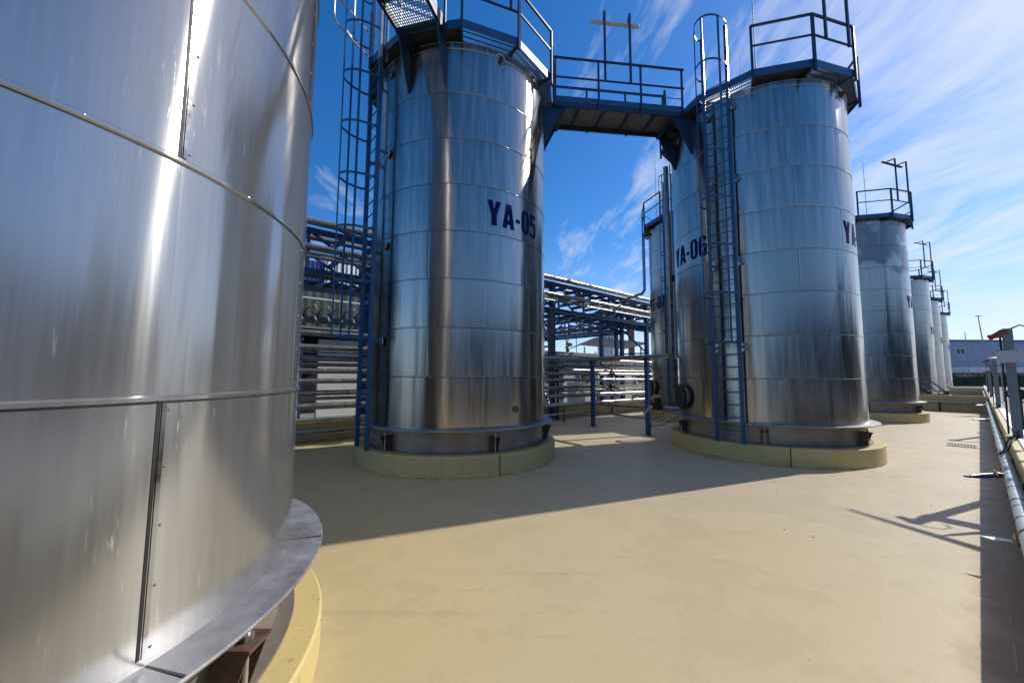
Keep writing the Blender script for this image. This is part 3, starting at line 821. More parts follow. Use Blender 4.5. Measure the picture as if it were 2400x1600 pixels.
# ------------------------------------------------------------------ product pipe on two blue posts
PA, PB = Vector((3.163, 15.2, 0)), Vector((4.577, 13.138, 0))
RZ = Vector((5.10, 12.36, 0)); dA = (PB-PA).normalized()
PS = PA-dA*3.0
def elbow(c0, d0, d1, r, n=6):
    """arc points turning from direction d0 to d1 at corner c0"""
    return [c0-d0*r*(1-math.sin(g)) + d1*r*(1-math.cos(g)) for g in [i*math.pi/2/n for i in range(n+1)]]
zp = 2.60
m = MB(); pts = [PS+ZD*zp]+elbow(RZ+ZD*zp, dA, ZD, .2)+[RZ+ZD*8.9]
m.tube(pts, .082, 16)
rp_ = m.build('riser_pipe', 'pipe'); tag(rp_, 'long steel pipe over two blue posts rising beside tank YA-06', 'pipe')
for i in range(1, 7):
    q = PS.lerp(RZ, i/7.5)+ZD*zp; m = MB(); m.tube([q-dA*.015, q+dA*.015], .086, 16); m.build('pipe_band', 'bolt', rp_)
for i in range(1, 6):
    q = RZ+ZD*(2.6+1.05*i); m = MB(); m.tube([q-ZD*.015, q+ZD*.015], .086, 16); m.build('pipe_band', 'bolt', rp_)
rz2 = RZ+az(95, .13)
m = MB(); m.tube([rz2+ZD*2.5, rz2+ZD*9.0], .022, 8)
tag(m.build('conduit', 'pipewhite'), 'thin bright conduit rising beside the pipe at tank YA-06', 'conduit')
m = MB(); m.box(RZ+az(95, .12)+ZD*5.12, (.14, .14, .2)); tag(m.build('junction_box', 'navy', smooth=False, bevel=.01), 'small dark junction box halfway up the riser pipe', 'junction box')
for i, (p_, l) in enumerate(((PA, 'blue post under the long pipe, further from tank YA-06'), (PB, 'blue post under the long pipe, closer to tank YA-06'))):
    root = empty('pipe_support', p_, l, 'pipe support', 'blue posts carrying the riser pipe')
    m = MB(); m.bar((0, 0, .012), (0, 0, 2.47), .13, .13, up=dA); m.build('post', 'royal', root, smooth=False, bevel=.006)
    m = MB(); m.box((0, 0, .006), (.28, .28, .012), (dA, dA.cross(ZD), ZD)); m.build('base_plate', 'navy', root, smooth=False)
    m = MB(); m.bar(dA.cross(ZD)*-.17+ZD*2.495, dA.cross(ZD)*.17+ZD*2.495, .12, .05); m.build('saddle', 'navy', root, smooth=False)

# ------------------------------------------------------------------ ground level pipes behind the tanks
zs = [(3.10, .08), (2.70, .085), (2.40, .085), (2.05, .075), (1.77, .07), (1.44, .075), (1.08, .09), (.72, .06)]
nm = ['topmost', 'second from the top', 'third from the top', 'fourth from the top', 'fifth from the top', 'sixth from the top', 'second lowest', 'lowest']
for i, (z, r) in enumerate(zs):
    ww = -11.75+.06*math.sin(i*2.1)
    u0, u1 = -14, (11.5 if i == 0 else 40)
    m = MB(); m.tube([P(u0, ww, z), P(u1, ww, z)], r, 14)
    o = m.build('process_pipe', 'pipe'); tag(o, 'horizontal steel pipe behind the tanks, %s of the stack' % nm[i], 'pipe', 'stacked pipes behind the tanks')
    m = MB(); u = -12+i*.37
    while u < u1:
        m.tube([P(u-.012, ww, z), P(u+.012, ww, z)], r+.005, 14); u += 2.3
    m.build('pipe_joints', 'bolt', o)['kind'] = 'stuff'
    if i in (1, 2, 5):
        m = MB(); m.tube([P(u0, ww+.02, z-r-.05), P(u1, ww+.02, z-r-.05)], .022, 8)
        tag(m.build('tracer_pipe', 'pipe'), 'thin pipe running just under the pipe that is ' + nm[i], 'pipe', 'thin pipes under the stacked pipes')
for z, r, l in ((2.22, .045, 'upper'), (1.26, .045, 'lower')):
    m = MB(); m.tube([P(-14, -12.15, z), P(30, -12.15, z)], r, 12); o = m.build('process_pipe', 'pipe')
    tag(o, 'rear layer steel pipe seen through gaps of the stack, %s one' % l, 'pipe', 'rear layer of stacked pipes')
for k, u in enumerate((-3, 5.2, 8.8, 12.6, 16.6, 20.3, 25)):
    root = empty('pipe_stand', P(u, -12.0), 'dark stand holding the stacked pipes, number %d from the near end' % (k+1), 'pipe stand', 'stands under the stacked pipes')
    root['label'] = 'dark steel stand holding the stacked pipes behind the tanks'
    m = MB(); m.bar((0, 0, 0), (0, 0, 3.2 if u < 11 else 2.6), .09, .09, up=UD); m.build('post', 'navy', root, smooth=False)
    for z, r in zs[(0 if u < 11 else 2):]:
        m = MB(); m.bar(WD*0+ZD*(z-r-.025), WD*.42+ZD*(z-r-.025), .05, .04); m.build('bracket_arm', 'navy', root, smooth=False)
# low pipes nearer to the tanks
m = MB(); m.tube([P(9.5, -10.9, .78), P(13.2, -10.9, .78), P(13.5, -10.6, .78), P(13.5, -7.0, .78)], .085, 14)
tag(m.build('suction_pipe', 'pipe'), 'thick low pipe bending towards tank YA-06', 'pipe')
m = MB(); m.tube([P(8.0, -10.5, .42), P(12.6, -10.5, .50), P(12.7, -10.3, .5), P(12.7, -6.6, .42)], .035, 10)
tag(m.build('drain_line', 'pipe'), 'slim low pipe crossing behind the two blue posts', 'pipe')
m = MB(); m.tube([P(-14, -11.2, .45), P(7, -11.2, .45), P(8.5, -11.2, .40)], .06, 12)
tag(m.build('drain_line', 'pipe'), 'low pipe near the floor behind the YA-05 ladder', 'pipe')
for p_, h, l in ((Vector((2.229, 16.63, 0)), .76, 'thin black prop under the low pipe beside tank YA-05'), (P(13.5, -8.2), .70, 'thin black prop under the thick low pipe')):
    m = MB(); m.bar(p_, p_+ZD*h, .05, .05); m.box(p_+ZD*.004, (.12, .12, .008)); tag(m.build('pipe_prop', 'black', smooth=False), l, 'pipe prop', 'thin props under the low pipes')

def valve(p, ax, label, r=.09, wheel=.11, mat='black', up=ZD):
    root = empty('gate_valve', p, label, 'valve', 'valves on the pipes')
    m = MB(); m.ball((0, 0, 0), r*1.05, (1, 1, 1), 2)
    for s_ in (-1, 1): m.tube([ax*s_*r*1.1, ax*s_*r*1.45], r*1.25, 14)
    m.tube([ax*-r*1.2, ax*r*1.2], r*.8, 12); m.build('body', mat, root)
    m = MB(); m.tube([(0, 0, 0), up*r*3.0], r*.35, 10); m.build('stem', 'bolt', root)
    m = MB(); c = up*r*2.8; e1 = ax; e2 = up.cross(ax)
    m.tube([c+e1*wheel*math.cos(g)+e2*wheel*math.sin(g) for g in [q*math.pi/8 for q in range(16)]], .011, 6, closed=True)
    for q in range(3):
        g = q*math.pi/3; m.tube([c-e1*wheel*math.cos(g)-e2*wheel*math.sin(g), c+e1*wheel*math.cos(g)+e2*wheel*math.sin(g)], .007, 5)
    m.build('handwheel', 'navy', root)
    return root
valve(P(16.2, -11.70, 2.05), UD, 'black valve on the upper stacked pipe behind the post nearer YA-06')
valve(P(16.2, -11.70, 1.44), UD, 'black valve on the middle stacked pipe behind the blue posts')
valve(P(14.6, -6.9, .95), WD, 'black valve between the closer blue post and tank YT-07', .10)
valve(P(12.9, -6.6, .78), WD, 'bright valve beside the lower part of tank YA-06', .09, .1, 'bolt')
valve(P(5.0, -11.2, 1.44), UD, 'black valve glimpsed between the YA-05 ladder rails')
valve(C6+az(-68, 2.75, 1.02), az(-68), 'dark actuated valve on the outlet of tank YA-06', .10)
for c, l in ((C6, 'YA-06'), (C7, 'YT-07')):
    m = MB(); q = c+az(-62, 2.1, .98); e = c+az(-62, 3.0, .98)
    m.tube([q, e, e-WD*.2-ZD*.2], .06, 12); tag(m.build('outlet_pipe', 'pipe'), 'short outlet pipe at the foot of tank ' + l, 'pipe')
ac = empty('valve_actuator', C6+az(-68, 2.75, 1.34), 'yellow topped actuator beside the manway of tank YA-06', 'actuator')
m = MB(); m.box((0, 0, .0), (.16, .16, .1)); m.build('cap', 'yellow', ac, smooth=False, bevel=.012)
m = MB(); m.tube([(0, 0, -.22), (0, 0, -.05)], .10, 14); m.build('body', 'black', ac)
m = MB(); m.tube([C6+az(-60, 2.45, .93), C6+az(-70, 2.9, .62), C6+az(-80, 3.0, .50), C6+az(-88, 2.75, .62), C6+az(-92, 2.4, .86)], .012, 6)
tag(m.build('cable', 'black'), 'black cable sagging from the fittings at tank YA-06', 'cable')
m = MB(); m.tube([C5+az(-133, 2.36, 1.2), C5+az(-136, 2.36, .85), C5+az(-139, 2.33, .70), C5+az(-144, 2.27, .68)], .007, 6)
tag(m.build('earth_cable', 'grate'), 'thin earthing cable by the foot of the YA-05 ladder', 'cable')

# ------------------------------------------------------------------ overhead pipe rack
def truss(root, a, b, z0, z1, n, sides, mat='royal'):
    """two lattice girders between a and b, offset by the vectors in sides, with cross ties"""
    for s_ in sides:
        for z in (z0, z1):
            m = MB(); m.bar(a+s_+ZD*z, b+s_+ZD*z, .16, .16); m.build('chord', 'blue' if z == z0 else mat, root, smooth=False)
        m = MB()
        for i in range(n):
            p0, p1 = a.lerp(b, i/n), a.lerp(b, (i+1)/n)
            m.bar(p0+s_+ZD*z0, p0+s_+ZD*z1, .09, .09, up=UD)
            if i % 2: m.bar(p0+s_+ZD*z0, p1+s_+ZD*z1, .07, .07)
            else: m.bar(p0+s_+ZD*z1, p1+s_+ZD*z0, .07, .07)
        m.build('lattice', mat, root, smooth=False)
    for z, dz in ((z0, .0), (z0+(z1-z0)*.52, 0), (z1, .0)):
        m = MB()
        for i in range(2*n+1):
            p = a.lerp(b, i/(2*n)); m.bar(p+sides[0]+ZD*(z+.02), p+sides[1]+ZD*(z+.02), .10, .14)
        m.build('cross_ties', mat, root, smooth=False)
rack = empty('pipe_rack', P(-10, -13.2), 'long blue lattice pipe rack running behind the tanks', 'pipe rack')
a_, b_ = P(-10, -12.4)-P(-10, -13.2), P(44, -12.4)-P(-10, -13.2)
truss(rack, a_, b_, 4.98, 6.2, 26, (Vector((0, 0, 0)), WD*-1.7))
for u in (-3.5, 4.8, 12.7, 20.6, 28.5, 36.5):
    for w in (-12.4, -14.1):
        m = MB(); q = P(u, w)-P(-10, -13.2); m.bar(q, q+ZD*6.2, .20, .20, up=UD); m.build('column', 'royal', rack, smooth=False)
    q0, q1 = P(u, -12.4)-P(-10, -13.2), P(u, -14.1)-P(-10, -13.2)
    m = MB(); m.bar(q0+ZD*3.3, q1+ZD*4.9, .08, .08); m.bar(q1+ZD*3.3, q0+ZD*3.3, .08, .08); m.bar(q0+ZD*.3, q1+ZD*3.2, .08, .08); m.build('column_brace', 'royal', rack, smooth=False)
cr = empty('pipe_rack', P(20.6, -14.2), 'blue lattice cross rack spanning away behind the low canopy roof', 'pipe rack')
truss(cr, P(20.0, -14.3)-P(20.6, -14.2), P(20.0, -38)-P(20.6, -14.2), 4.75, 5.95, 13, (Vector((0, 0, 0)), UD*1.6))
for w in (-15.2, -26, -37.5):
    for du in (-.6, 1.0):
        m = MB(); q = P(20.6+du, w)-P(20.6, -14.2); m.bar(q, q+ZD*5.9, .20, .20, up=UD); m.build('column', 'royal', cr, smooth=False)
for i, (w, z, r, l) in enumerate(((-12.15, 6.40, .11, 'thick golden-lit pipe along the top front edge of the pipe rack'), (-12.75, 6.38, .05, 'slim pipe behind the thick one on top of the pipe rack'), (-13.05, 6.38, .05, 'second slim pipe on top of the pipe rack'), (-13.7, 6.42, .09, 'rear pipe on top of the pipe rack'),
        (-12.05, 5.62, .085, 'bright pipe on the front of the middle tier of the pipe rack'), (-12.06, 5.44, .035, 'upper thin pipe below the middle tier of the rack'), (-12.06, 5.33, .035, 'lower thin pipe below the middle tier of the rack'), (-13.2, 5.68, .09, 'inner pipe on the middle tier of the rack'), (-12.9, 5.12, .09, 'front pipe on the bottom tier of the rack'), (-13.5, 5.14, .11, 'rear pipe on the bottom tier of the rack'))):
    m = MB(); m.tube([P(-10, w, z), P(44, w, z)], r, 12); o = m.build('rack_pipe', 'pipe' if w > -12.2 else 'pipedull'); tag(o, l, 'pipe', 'pipes lying on the pipe rack')
for i, (u, z, r) in enumerate(((20.3, 5.05, .13), (20.75, 5.05, .08), (21.1, 6.1, .1))):
    m = MB(); m.tube([P(u, -13.0, z), P(u, -38, z)], r, 12); tag(m.build('rack_pipe', 'pipedull'), ('thick dark', 'slim', 'upper')[i] + ' pipe lying on the cross rack', 'pipe', 'pipes lying on the cross rack')
m = MB(); m.tube([P(12.25, -12.1, 5.0), P(12.25, -12.1, 4.6), P(12.25, -12.0, .9)], .13, 12)
tag(m.build('downpipe', 'tray'), 'thick dark downpipe beside the rack column next to YA-05', 'pipe')

# ------------------------------------------------------------------ buildings behind the yard
def bldg_box(m, u0, u1, w0, w1, z0, z1, o=Vector((0, 0, 0))):
    m.box(P((u0+u1)/2, (w0+w1)/2, (z0+z1)/2)-o, (abs(u1-u0), abs(w1-w0), z1-z0), (UD, WD, ZD)); return m
O = P(-2, -18)
sb = empty('service_shed', O, 'long shed with grey-green ribbed fascia behind the pipes', 'shed')
bldg_box(MB(), -14, 9, -17.2, -17.05, 3.86, 5.55, O).build('ribbed_fascia', 'awning', sb, smooth=False)
bldg_box(MB(), -14, 9.2, -17.0, -16.9, 3.78, 3.87, O).build('gutter', 'slate', sb, smooth=False)
bldg_box(MB(), -14, 9.3, -22, -16.95, 5.56, 5.66, O).build('roof', 'slate', sb, smooth=False)
bldg_box(MB(), -14, 9, -22, -21.8, 0, 5.5, O).build('rear_wall', 'dark', sb, smooth=False)
for u in (-2.2, .55, 3.3):
    bldg_box(MB(), u-.14, u+.14, -17.45, -17.21, 0, 5.5, O).build('column', 'darkblue', sb, smooth=False)
bldg_box(MB(), 4.05, 9.0, -17.6, -17.35, 0, 3.4, O).build('white_panel_wall', 'white', sb, smooth=False)
m = MB(); m.tube([P(-14, -16.75, 4.95)-O, P(9, -16.75, 4.95)-O], .05, 8); m.build('rail_pipe', 'pipewhite', sb)
for i in range(14):
    for zz in (4.75, 4.3):
        u = 1.2+i*.5
        m = MB(); m.tube([P(u, -17.0, zz)-O, P(u+.03, -16.93, zz-.02)-O, P(u+.09, -16.93, zz-.17)-O], .028, 6); m.build('hook', 'pipewhite', sb)
# white and blue building behind
O = P(0, -30)
wb = empty('factory_building', O, 'tall white building with a deep blue end seen through the rack', 'building')
bldg_box(MB(), 6.2, 13.5, -36, -26, 0, 9.4, O).build('white_wall', 'whitewall', wb, smooth=False)
bldg_box(MB(), -12, 6.19, -36, -26.1, 0, 9.0, O).build('blue_wall', 'darkblue', wb, smooth=False)
# low service building beyond the gap
O = P(24, -18)
lb = empty('service_building', O, 'low white panelled building behind the blue posts', 'building')
bldg_box(MB(), 11, 44, -22, -18.2, 0, 3.3, O).build('wall', 'cream', lb, smooth=False)
bldg_box(MB(), 10.6, 44.5, -22.5, -17.7, 3.31, 3.55, O).build('roof_edge', 'slate', lb, smooth=False)
random.seed(11)
for i in range(18):
    u = 12.5+i*1.75
    bldg_box(MB(), u, u+.12, -18.19, -18.08, 0, 3.3, O).build('pilaster', 'slate', lb, smooth=False)
    if i % 3 != 1:
        bldg_box(MB(), u+.35, u+1.35, -18.19, -18.14, 1.5, 2.5, O).build('window', 'glass' if i % 2 else 'white', lb, smooth=False)
    if i % 4 == 2:
        bldg_box(MB(), u+.3, u+1.5, -18.19, -18.13, 0.02, 1.3, O).build('door', 'dark', lb, smooth=False)
for i, (u, w, sz, mt, l) in enumerate(((17.2, -14.9, (.9, .6, 1.5), 'white', 'white equipment cabinet behind the stacked pipes, left of the blue posts'), (21.5, -15.3, (1.3, .7, 1.7), 'panel', 'pale grey cabinet behind the stacked pipes, wider one'), (24.8, -15.1, (.8, .6, 1.3), 'cream', 'cream cabinet behind the stacked pipes beside tank YT-07'), (14.2, -14.6, (.6, .5, 1.1), 'panel', 'small pale cabinet behind the low wall beside YA-05'))):
    root = empty('equipment_cabinet', P(u, w), l, 'cabinet', 'cabinets behind the pipes')
    m = MB(); m.box((0, 0, sz[2]/2+.1), sz, (UD, WD, ZD)); m.build('body', mt, root, smooth=False, bevel=.02)
    m = MB(); m.box(WD*(sz[1]/2+.008)+ZD*(sz[2]/2+.12), (sz[0]*.8, .012, sz[2]*.8), (UD, WD, ZD)); m.build('door', mt, root, smooth=False, bevel=.004)
    m = MB(); m.box((0, 0, .05), (sz[0]*.9, sz[1]*.9, .1), (UD, WD, ZD)); m.build('base', 'dark', root, smooth=False)
# open canopy roof, lantern tower, chimney
cp = empty('canopy', Vector((9.6, 45, 0)), 'open gabled canopy roof seen under the cross rack', 'canopy')
m = MB()
m.prism([(-2.4, 0, 5.35), (-.8, 0, 5.98), (4.8, 0, 5.45), (4.8, 0, 5.37), (-.8, 0, 5.86), (-2.4, 0, 5.26)], 9, (0, 1, 0)); m.build('roof', 'slate', cp, smooth=False)
for x in (-1.9, 1.0, 4.1):
    for y in (-4, 4): m = MB(); m.bar((x, y, 0), (x, y, 5.0), .14, .14); m.build('column', 'white', cp, smooth=False)
lt = empty('lantern_tower', Vector((19.2, 78, 0)), 'white round lantern tower with pointed grey roof in the distance', 'tower')
MB().lathe([(1.85, 0), (1.85, 9.9)], 24).build('drum', 'white', lt)
MB().lathe([(1.84, 9.86), (2.15, 9.9), (2.15, 10.0), (.28, 11.5), (.22, 11.55), (.2, 12.0), (.02, 12.2)], 24).build('pointed_roof', 'slate', lt, smooth=False)
m = MB(); m.ball((0, 0, 12.3), .2); m.build('finial', 'navy', lt)
for k in range(16):
    m = MB(); a = 22.5*k; m.box(az(a, 1.86, 9.1), (.30, .06, .95), (az(a+90), az(a), ZD)); m.build('window', 'glass', lt, smooth=False)
m = MB(); m.box((0, 0, 6), (.75, .75, 12)); m.box((0, 0, 12.05), (.9, .9, .2))
o = m.build('brick_chimney', 'brick', smooth=False); o.location = (18.6, 60, 0); tag(o, 'red brick chimney beside the rack column', 'chimney')
m = MB(); m.tube([(9.2, 55, 0), (9.2, 55, 13)], .06, 6); tag(m.build('flag_pole', 'slate'), 'thin distant pole left of the lantern tower', 'pole')

# ------------------------------------------------------------------ trees
def tree(p, h, rad, label, seed, nleaf=2600, name='broadleaf_tree', tall=False):
    random.seed(seed); root = empty(name, p, label, 'tree', 'trees round the site')
    m = MB(); m.tube([(0, 0, 0), (.05, .03, h*.3), (-.04, .05, h*.6), (0, 0, h*.85)], [h*.03, h*.024, h*.014, h*.004], 8)
    cl = []
    for i in range(10):
        a = random.uniform(0, 360); z = random.uniform(.35, .85)*h; r = rad*random.uniform(.3, .8)
        e = az(a, r, z+r*.4); m.tube([(0, 0, z-.15*h), e*.5+ZD*(z*.5), e], [h*.01, h*.007, h*.002], 5)
    m.build('trunk', 'bark', root)
    for i in range(26):
        a = random.uniform(0, 360); z = random.uniform(.3, 1.0)
        r = rad*math.sqrt(max(0, 1-((z-.62)/.45)**2))*random.uniform(.2, .95)
        cl.append((az(a, r, z*h), rad*random.uniform(.18, .38)))
    bm = bmesh.new()
    for i in range(nleaf):
        c, r = random.choice(cl)
        d = Vector((random.gauss(0, 1), random.gauss(0, 1), random.gauss(0, .8))); d = d.normalized()*r*random.uniform(.5, 1.1)
        q = c+d; s_ = h*random.uniform(.012, .024)
        e1 = Vector((random.gauss(0, 1), random.gauss(0, 1), random.gauss(0, 1))).normalized(); e2 = e1.orthogonal().normalized()
        bm.faces.new([bm.verts.new(q+e1*s_), bm.verts.new(q+e2*s_*.6), bm.verts.new(q-e1*s_), bm.verts.new(q-e2*s_*.6)])
    mb = MB(); mb.bm.free(); mb.bm = bm
    mb.build('crown', 'leaf', root, smooth=False)
    return root
t1 = tree(P(22, 14.5), 8.5, 3.4, 'leafy trees beyond the road, seen only mirrored in the tanks', 1)
for (u, w, k) in ((27.5, 14.2, .9), (33, 14.6, 1.05), (39.5, 14, .8), (-38, 18, 1.0), (-42, 12, .9), (-40, 4, 1.0), (-43, -4, 1.1)):
    t = copy_tree(t1, loc=P(u, w)); t.scale = (k, k, k); t.rotation_euler.z = u
tree(Vector((8.3, 58, 0)), 8.0, .75, 'small dark tree between the rack columns in the distance', 5, 900, 'cypress_tree')

O = P(0, 24)
hl = empty('storage_hall', O, 'long dark green hall across the road, mirrored in the tank cladding', 'hall')
bldg_box(MB(), -34, 52, 17, 31, 0, 5.9, O).build('wall', 'hallwall', hl, smooth=False)
bldg_box(MB(), -34.5, 52.5, 16.6, 31.4, 5.91, 6.2, O).build('roof', 'slate', hl, smooth=False)
for u in (-26, -14, 11):
    bldg_box(MB(), u, u+4, 16.93, 16.99, 0, 4.6, O).build('door', 'post', hl, smooth=False)
# ------------------------------------------------------------------ far right: blue building, hedge, poles
O = Vector((150, 118, 0))
bb = empty('warehouse', O, 'pale blue warehouse with a white canopy strip at the end of the road', 'warehouse')
X0, X1, Y0 = 133.2, 215, 118
def fb(x0, x1, y0, y1, z0, z1): return MB().box(Vector(((x0+x1)/2, (y0+y1)/2, (z0+z1)/2))-O, (x1-x0, y1-y0, z1-z0))
fb(X0, X1, Y0, Y0+40, 5.2, 13.2).build('upper_wall', 'bluewall', bb, smooth=False)
fb(X0-.3, X1, Y0-.4, Y0+40, 13.21, 13.6).build('roof_edge', 'royal', bb, smooth=False)
fb(X0+.2, X1, Y0-4.2, Y0-.01, 3.55, 5.15).build('canopy_strip', 'white', bb, smooth=False)
fb(X0+.5, X1, Y0-.01, Y0+38, 0, 5.1).build('lower_wall', 'bluewall', bb, smooth=False)
for x0 in (135.5, 147.6, 160, 172):
    w_ = fb(x0, x0+3.1, Y0-.12, Y0+.05, 8.9, 11.0).build('window_frame', 'white', bb, smooth=False)
    for q in (.3, 1.7):
        fb(x0+q, x0+q+1.1, Y0-.2, Y0-.13, 9.15, 10.75).build('window_pane', 'glass', w_, smooth=False)
def hedge(p0, p1, hgt, th, label, seed):
    random.seed(seed); d = (p1-p0); L = d.length; d.normalize(); s_ = d.cross(ZD); bm = bmesh.new()
    for i in range(int(L*170)):
        q = p0+d*random.uniform(0, L)+s_*random.uniform(-th, th)/2; z = hgt*(1-random.random()**2*.9)*(1+.12*math.sin(q.x*.9)+.06*math.sin(q.x*3.1))
        sz = random.uniform(.09, .2)
        e1 = Vector((random.gauss(0, 1), random.gauss(0, 1), random.gauss(0, 1))).normalized(); e2 = e1.orthogonal().normalized(); q = q+ZD*z
        bm.faces.new([bm.verts.new(q+e1*sz), bm.verts.new(q+e2*sz), bm.verts.new(q-e1*sz), bm.verts.new(q-e2*sz)])
    m = MB(); m.bm.free(); m.bm = bm; m.box((p0+p1)/2+ZD*hgt*.45, (L, th*.8, hgt*.85), (d, s_, ZD))
    return tag(m.build('hedge', 'hedge', smooth=False), label, 'hedge')
hedge(Vector((96, 88, 0)), Vector((140, 88, 0)), 2.5, 1.8, 'dark clipped hedge in front of the pale blue warehouse', 4)
sl = empty('street_lamp', Vector((128.5, 104, 0)), 'tall leaning street lamp in front of the warehouse', 'street lamp')
MB().tube([(0, 0, 0), (-1.1, 0, 9), (-1.9, 0, 18.6)], [.18, .14, .10], 8).build('pole', 'slate', sl)
m = MB(); m.box((-1.8, 0, 18.7), (1.4, .4, .18)); m.build('lamp_head', 'slate', sl, smooth=False)
m = MB(); m.tube([(132, 112, 0), (132, 112, 15.3), (133, 112, 15.4)], .10, 6); tag(m.build('signal_pole', 'slate'), 'short straight pole next to the leaning street lamp', 'pole')
rs = empty('road_sign', P(52, 1.2), 'round white traffic sign beyond the wall posts', 'road sign')
m = MB(); m.tube([(0, 0, 0), (0, 0, 3.7)], .035, 8); m.build('post', 'slate', rs)
m = MB(); m.tube([UD*-.01+ZD*3.5, UD*.02+ZD*3.5], .42, 24); m.build('disc', 'kerb', rs)
# kerb and verge beyond
k0 = sheet('pavement', 'kerb', [P(64, .7), P(64, 1.0), P(120, 1.0), P(120, .7)], .01)
k0 = sheet('road', 'asphalt', [P(-40, 2.2), P(-40, 11), P(180, 11), P(180, 2.2)], -.014)

# ------------------------------------------------------------------ wall pipe, posts and fittings on the road wall
m = MB(); m.tube([P(1.5, .188, .64), P(62.5, .188, .64)], .062, 20)
wp = m.build('fire_main_pipe', 'pipewhite'); tag(wp, 'pale banded pipe running along the top of the road wall', 'pipe')
random.seed(9)
u = 3.0; k = 0
while u < 60 and k < 60:
    m = MB(); wd = .012 if k % 3 else .035
    m.tube([P(u-wd, .188, .64), P(u+wd, .188, .64)], .0645, 20); m.build('pipe_band', 'band' if k % 3 != 1 else 'black', wp)
    u += random.choice((.32, .5, .75, .95)); k += 1
for k, u in enumerate((5.5, 7.6, 9.8, 12.4, 15, 18, 21, 25, 29)):
    m = MB(); m.bar(P(u, .27, .555), P(u, .12, .555), .04, .03); m.bar(P(u, .262, .555), P(u, .262, .72), .04, .01)
    tag(m.build('pipe_clip', 'navy', smooth=False), 'small dark clip holding the pale pipe to the road wall', 'pipe clip', 'clips under the pale wall pipe')

def wall_post(u, w, h, label, kind):
    root = empty('control_post', P(u, w, WH+.024), label, 'post', 'grey posts standing on the road wall')
    s_ = .115
    m = MB(); m.box((0, 0, h/2), (s_, s_, h), (UD, WD, ZD)); m.build('post', 'post', root, smooth=False, bevel=.006)
    m = MB(); m.box((0, 0, .006), (.42, .28, .012), (UD, WD, ZD)); m.build('base_plate', 'black', root, smooth=False)
    for q in (-1, 1):
        m = MB(); m.prism([UD*q*.057+ZD*.012, UD*q*.17+ZD*.012, UD*q*.057+ZD*.13], .012, WD); m.build('gusset', 'black', root, smooth=False)
    m = MB(); m.tube([WD*-.10-UD*.03+ZD*.05, WD*-.09-UD*.03+ZD*h*.5, WD*-.085-UD*.03+ZD*(h+.25 if kind == 'horn' else h*.9)], .013, 8); m.build('cable', 'black', root)
    if kind == 'horn':
        vd = Vector((-.79, -.61, 0)).normalized(); sd = Vector((.61, -.79, 0)).normalized()
        m = MB(); m.box(vd*.13+sd*.17+ZD*(h*.87), (.06, .62, .21), (vd, sd, ZD)); bx = m.build('sign_box', 'panel', root, smooth=False, bevel=.006)
        for zz in (-.08, .08):
            m = MB(); m.ball(vd*.162+sd*.08+ZD*(h*.87+zz), .009, (1, 1, 1), 1); m.build('screw', 'black', bx)
        m = MB(); m.box(vd*.0+ZD*(h+.14), (.12, .12, .30), (UD, WD, ZD)); m.build('junction_box', 'post', root, smooth=False, bevel=.01)
        # horn pointing down the yard side
        hd = (sd*-1.0+vd*.15-ZD*.42).normalized()
        c = sd*-.02+ZD*(h+.22)
        m = MB(); m.tube([c+hd*-.07, c+hd*-.05, c+hd*.0, c+hd*.05, c+hd*.10, c+hd*.15], [.03, .06, .075, .073, .055, .042], 24); hn = m.build('siren_horn', 'dullred', root)
        m = MB(); m.tube([c+hd*.145, c+hd*.17, c+hd*.20, c+hd*.215], [.04, .045, .052, .04], 24); m.build('horn_mouth', 'red', hn)
        m = MB(); m.tube([c+sd*.05+ZD*.06, c+sd*.16+ZD*.12, c+sd*.28+ZD*.07, c+sd*.31-ZD*.05, c+sd*.22-ZD*.14], .012, 8); m.build('cable_loop', 'black', root)
    else:
        m = MB(); m.tube([UD*0+ZD*h, ZD*(h+.06)], .03, 10); m.tube([ZD*(h+.06), ZD*(h+.075), ZD*(h+.11)], [.16, .15, .02], 18); m.build('dish_lamp', 'panel', root)
        m = MB(); m.tube([WD*-.12+ZD*(h-.12)+UD*.07*math.cos(g)+WD*.07*math.sin(g) for g in [q*math.pi/8 for q in range(16)]], .012, 6, closed=True); m.build('ring_bracket', 'grate', root)
    return root
wall_post(11.2, .37, 1.62, 'nearest grey post on the wall with a red siren and pale box', 'horn')
wall_post(21.9, .37, 1.66, 'second grey post on the wall with a small dish lamp', 'dish')
wall_post(33.8, .37, 1.75, 'third grey post on the wall with a smaller looking red siren', 'horn')
wall_post(45.5, .37, 1.66, 'furthest grey post on the wall with a dish lamp', 'dish')
# cable loop lying on the wall
m = MB(); m.tube([P(11.1, .35, .95), P(10.6, .30, .945), P(10.25, .27, .93), P(10.2, .22, .80), P(10.3, .13, .71), P(10.7, .18, .72), P(10.95, .26, .92)], .009, 6)
tag(m.build('loose_cable', 'black'), 'loose black cable looped over the pale wall pipe', 'cable')

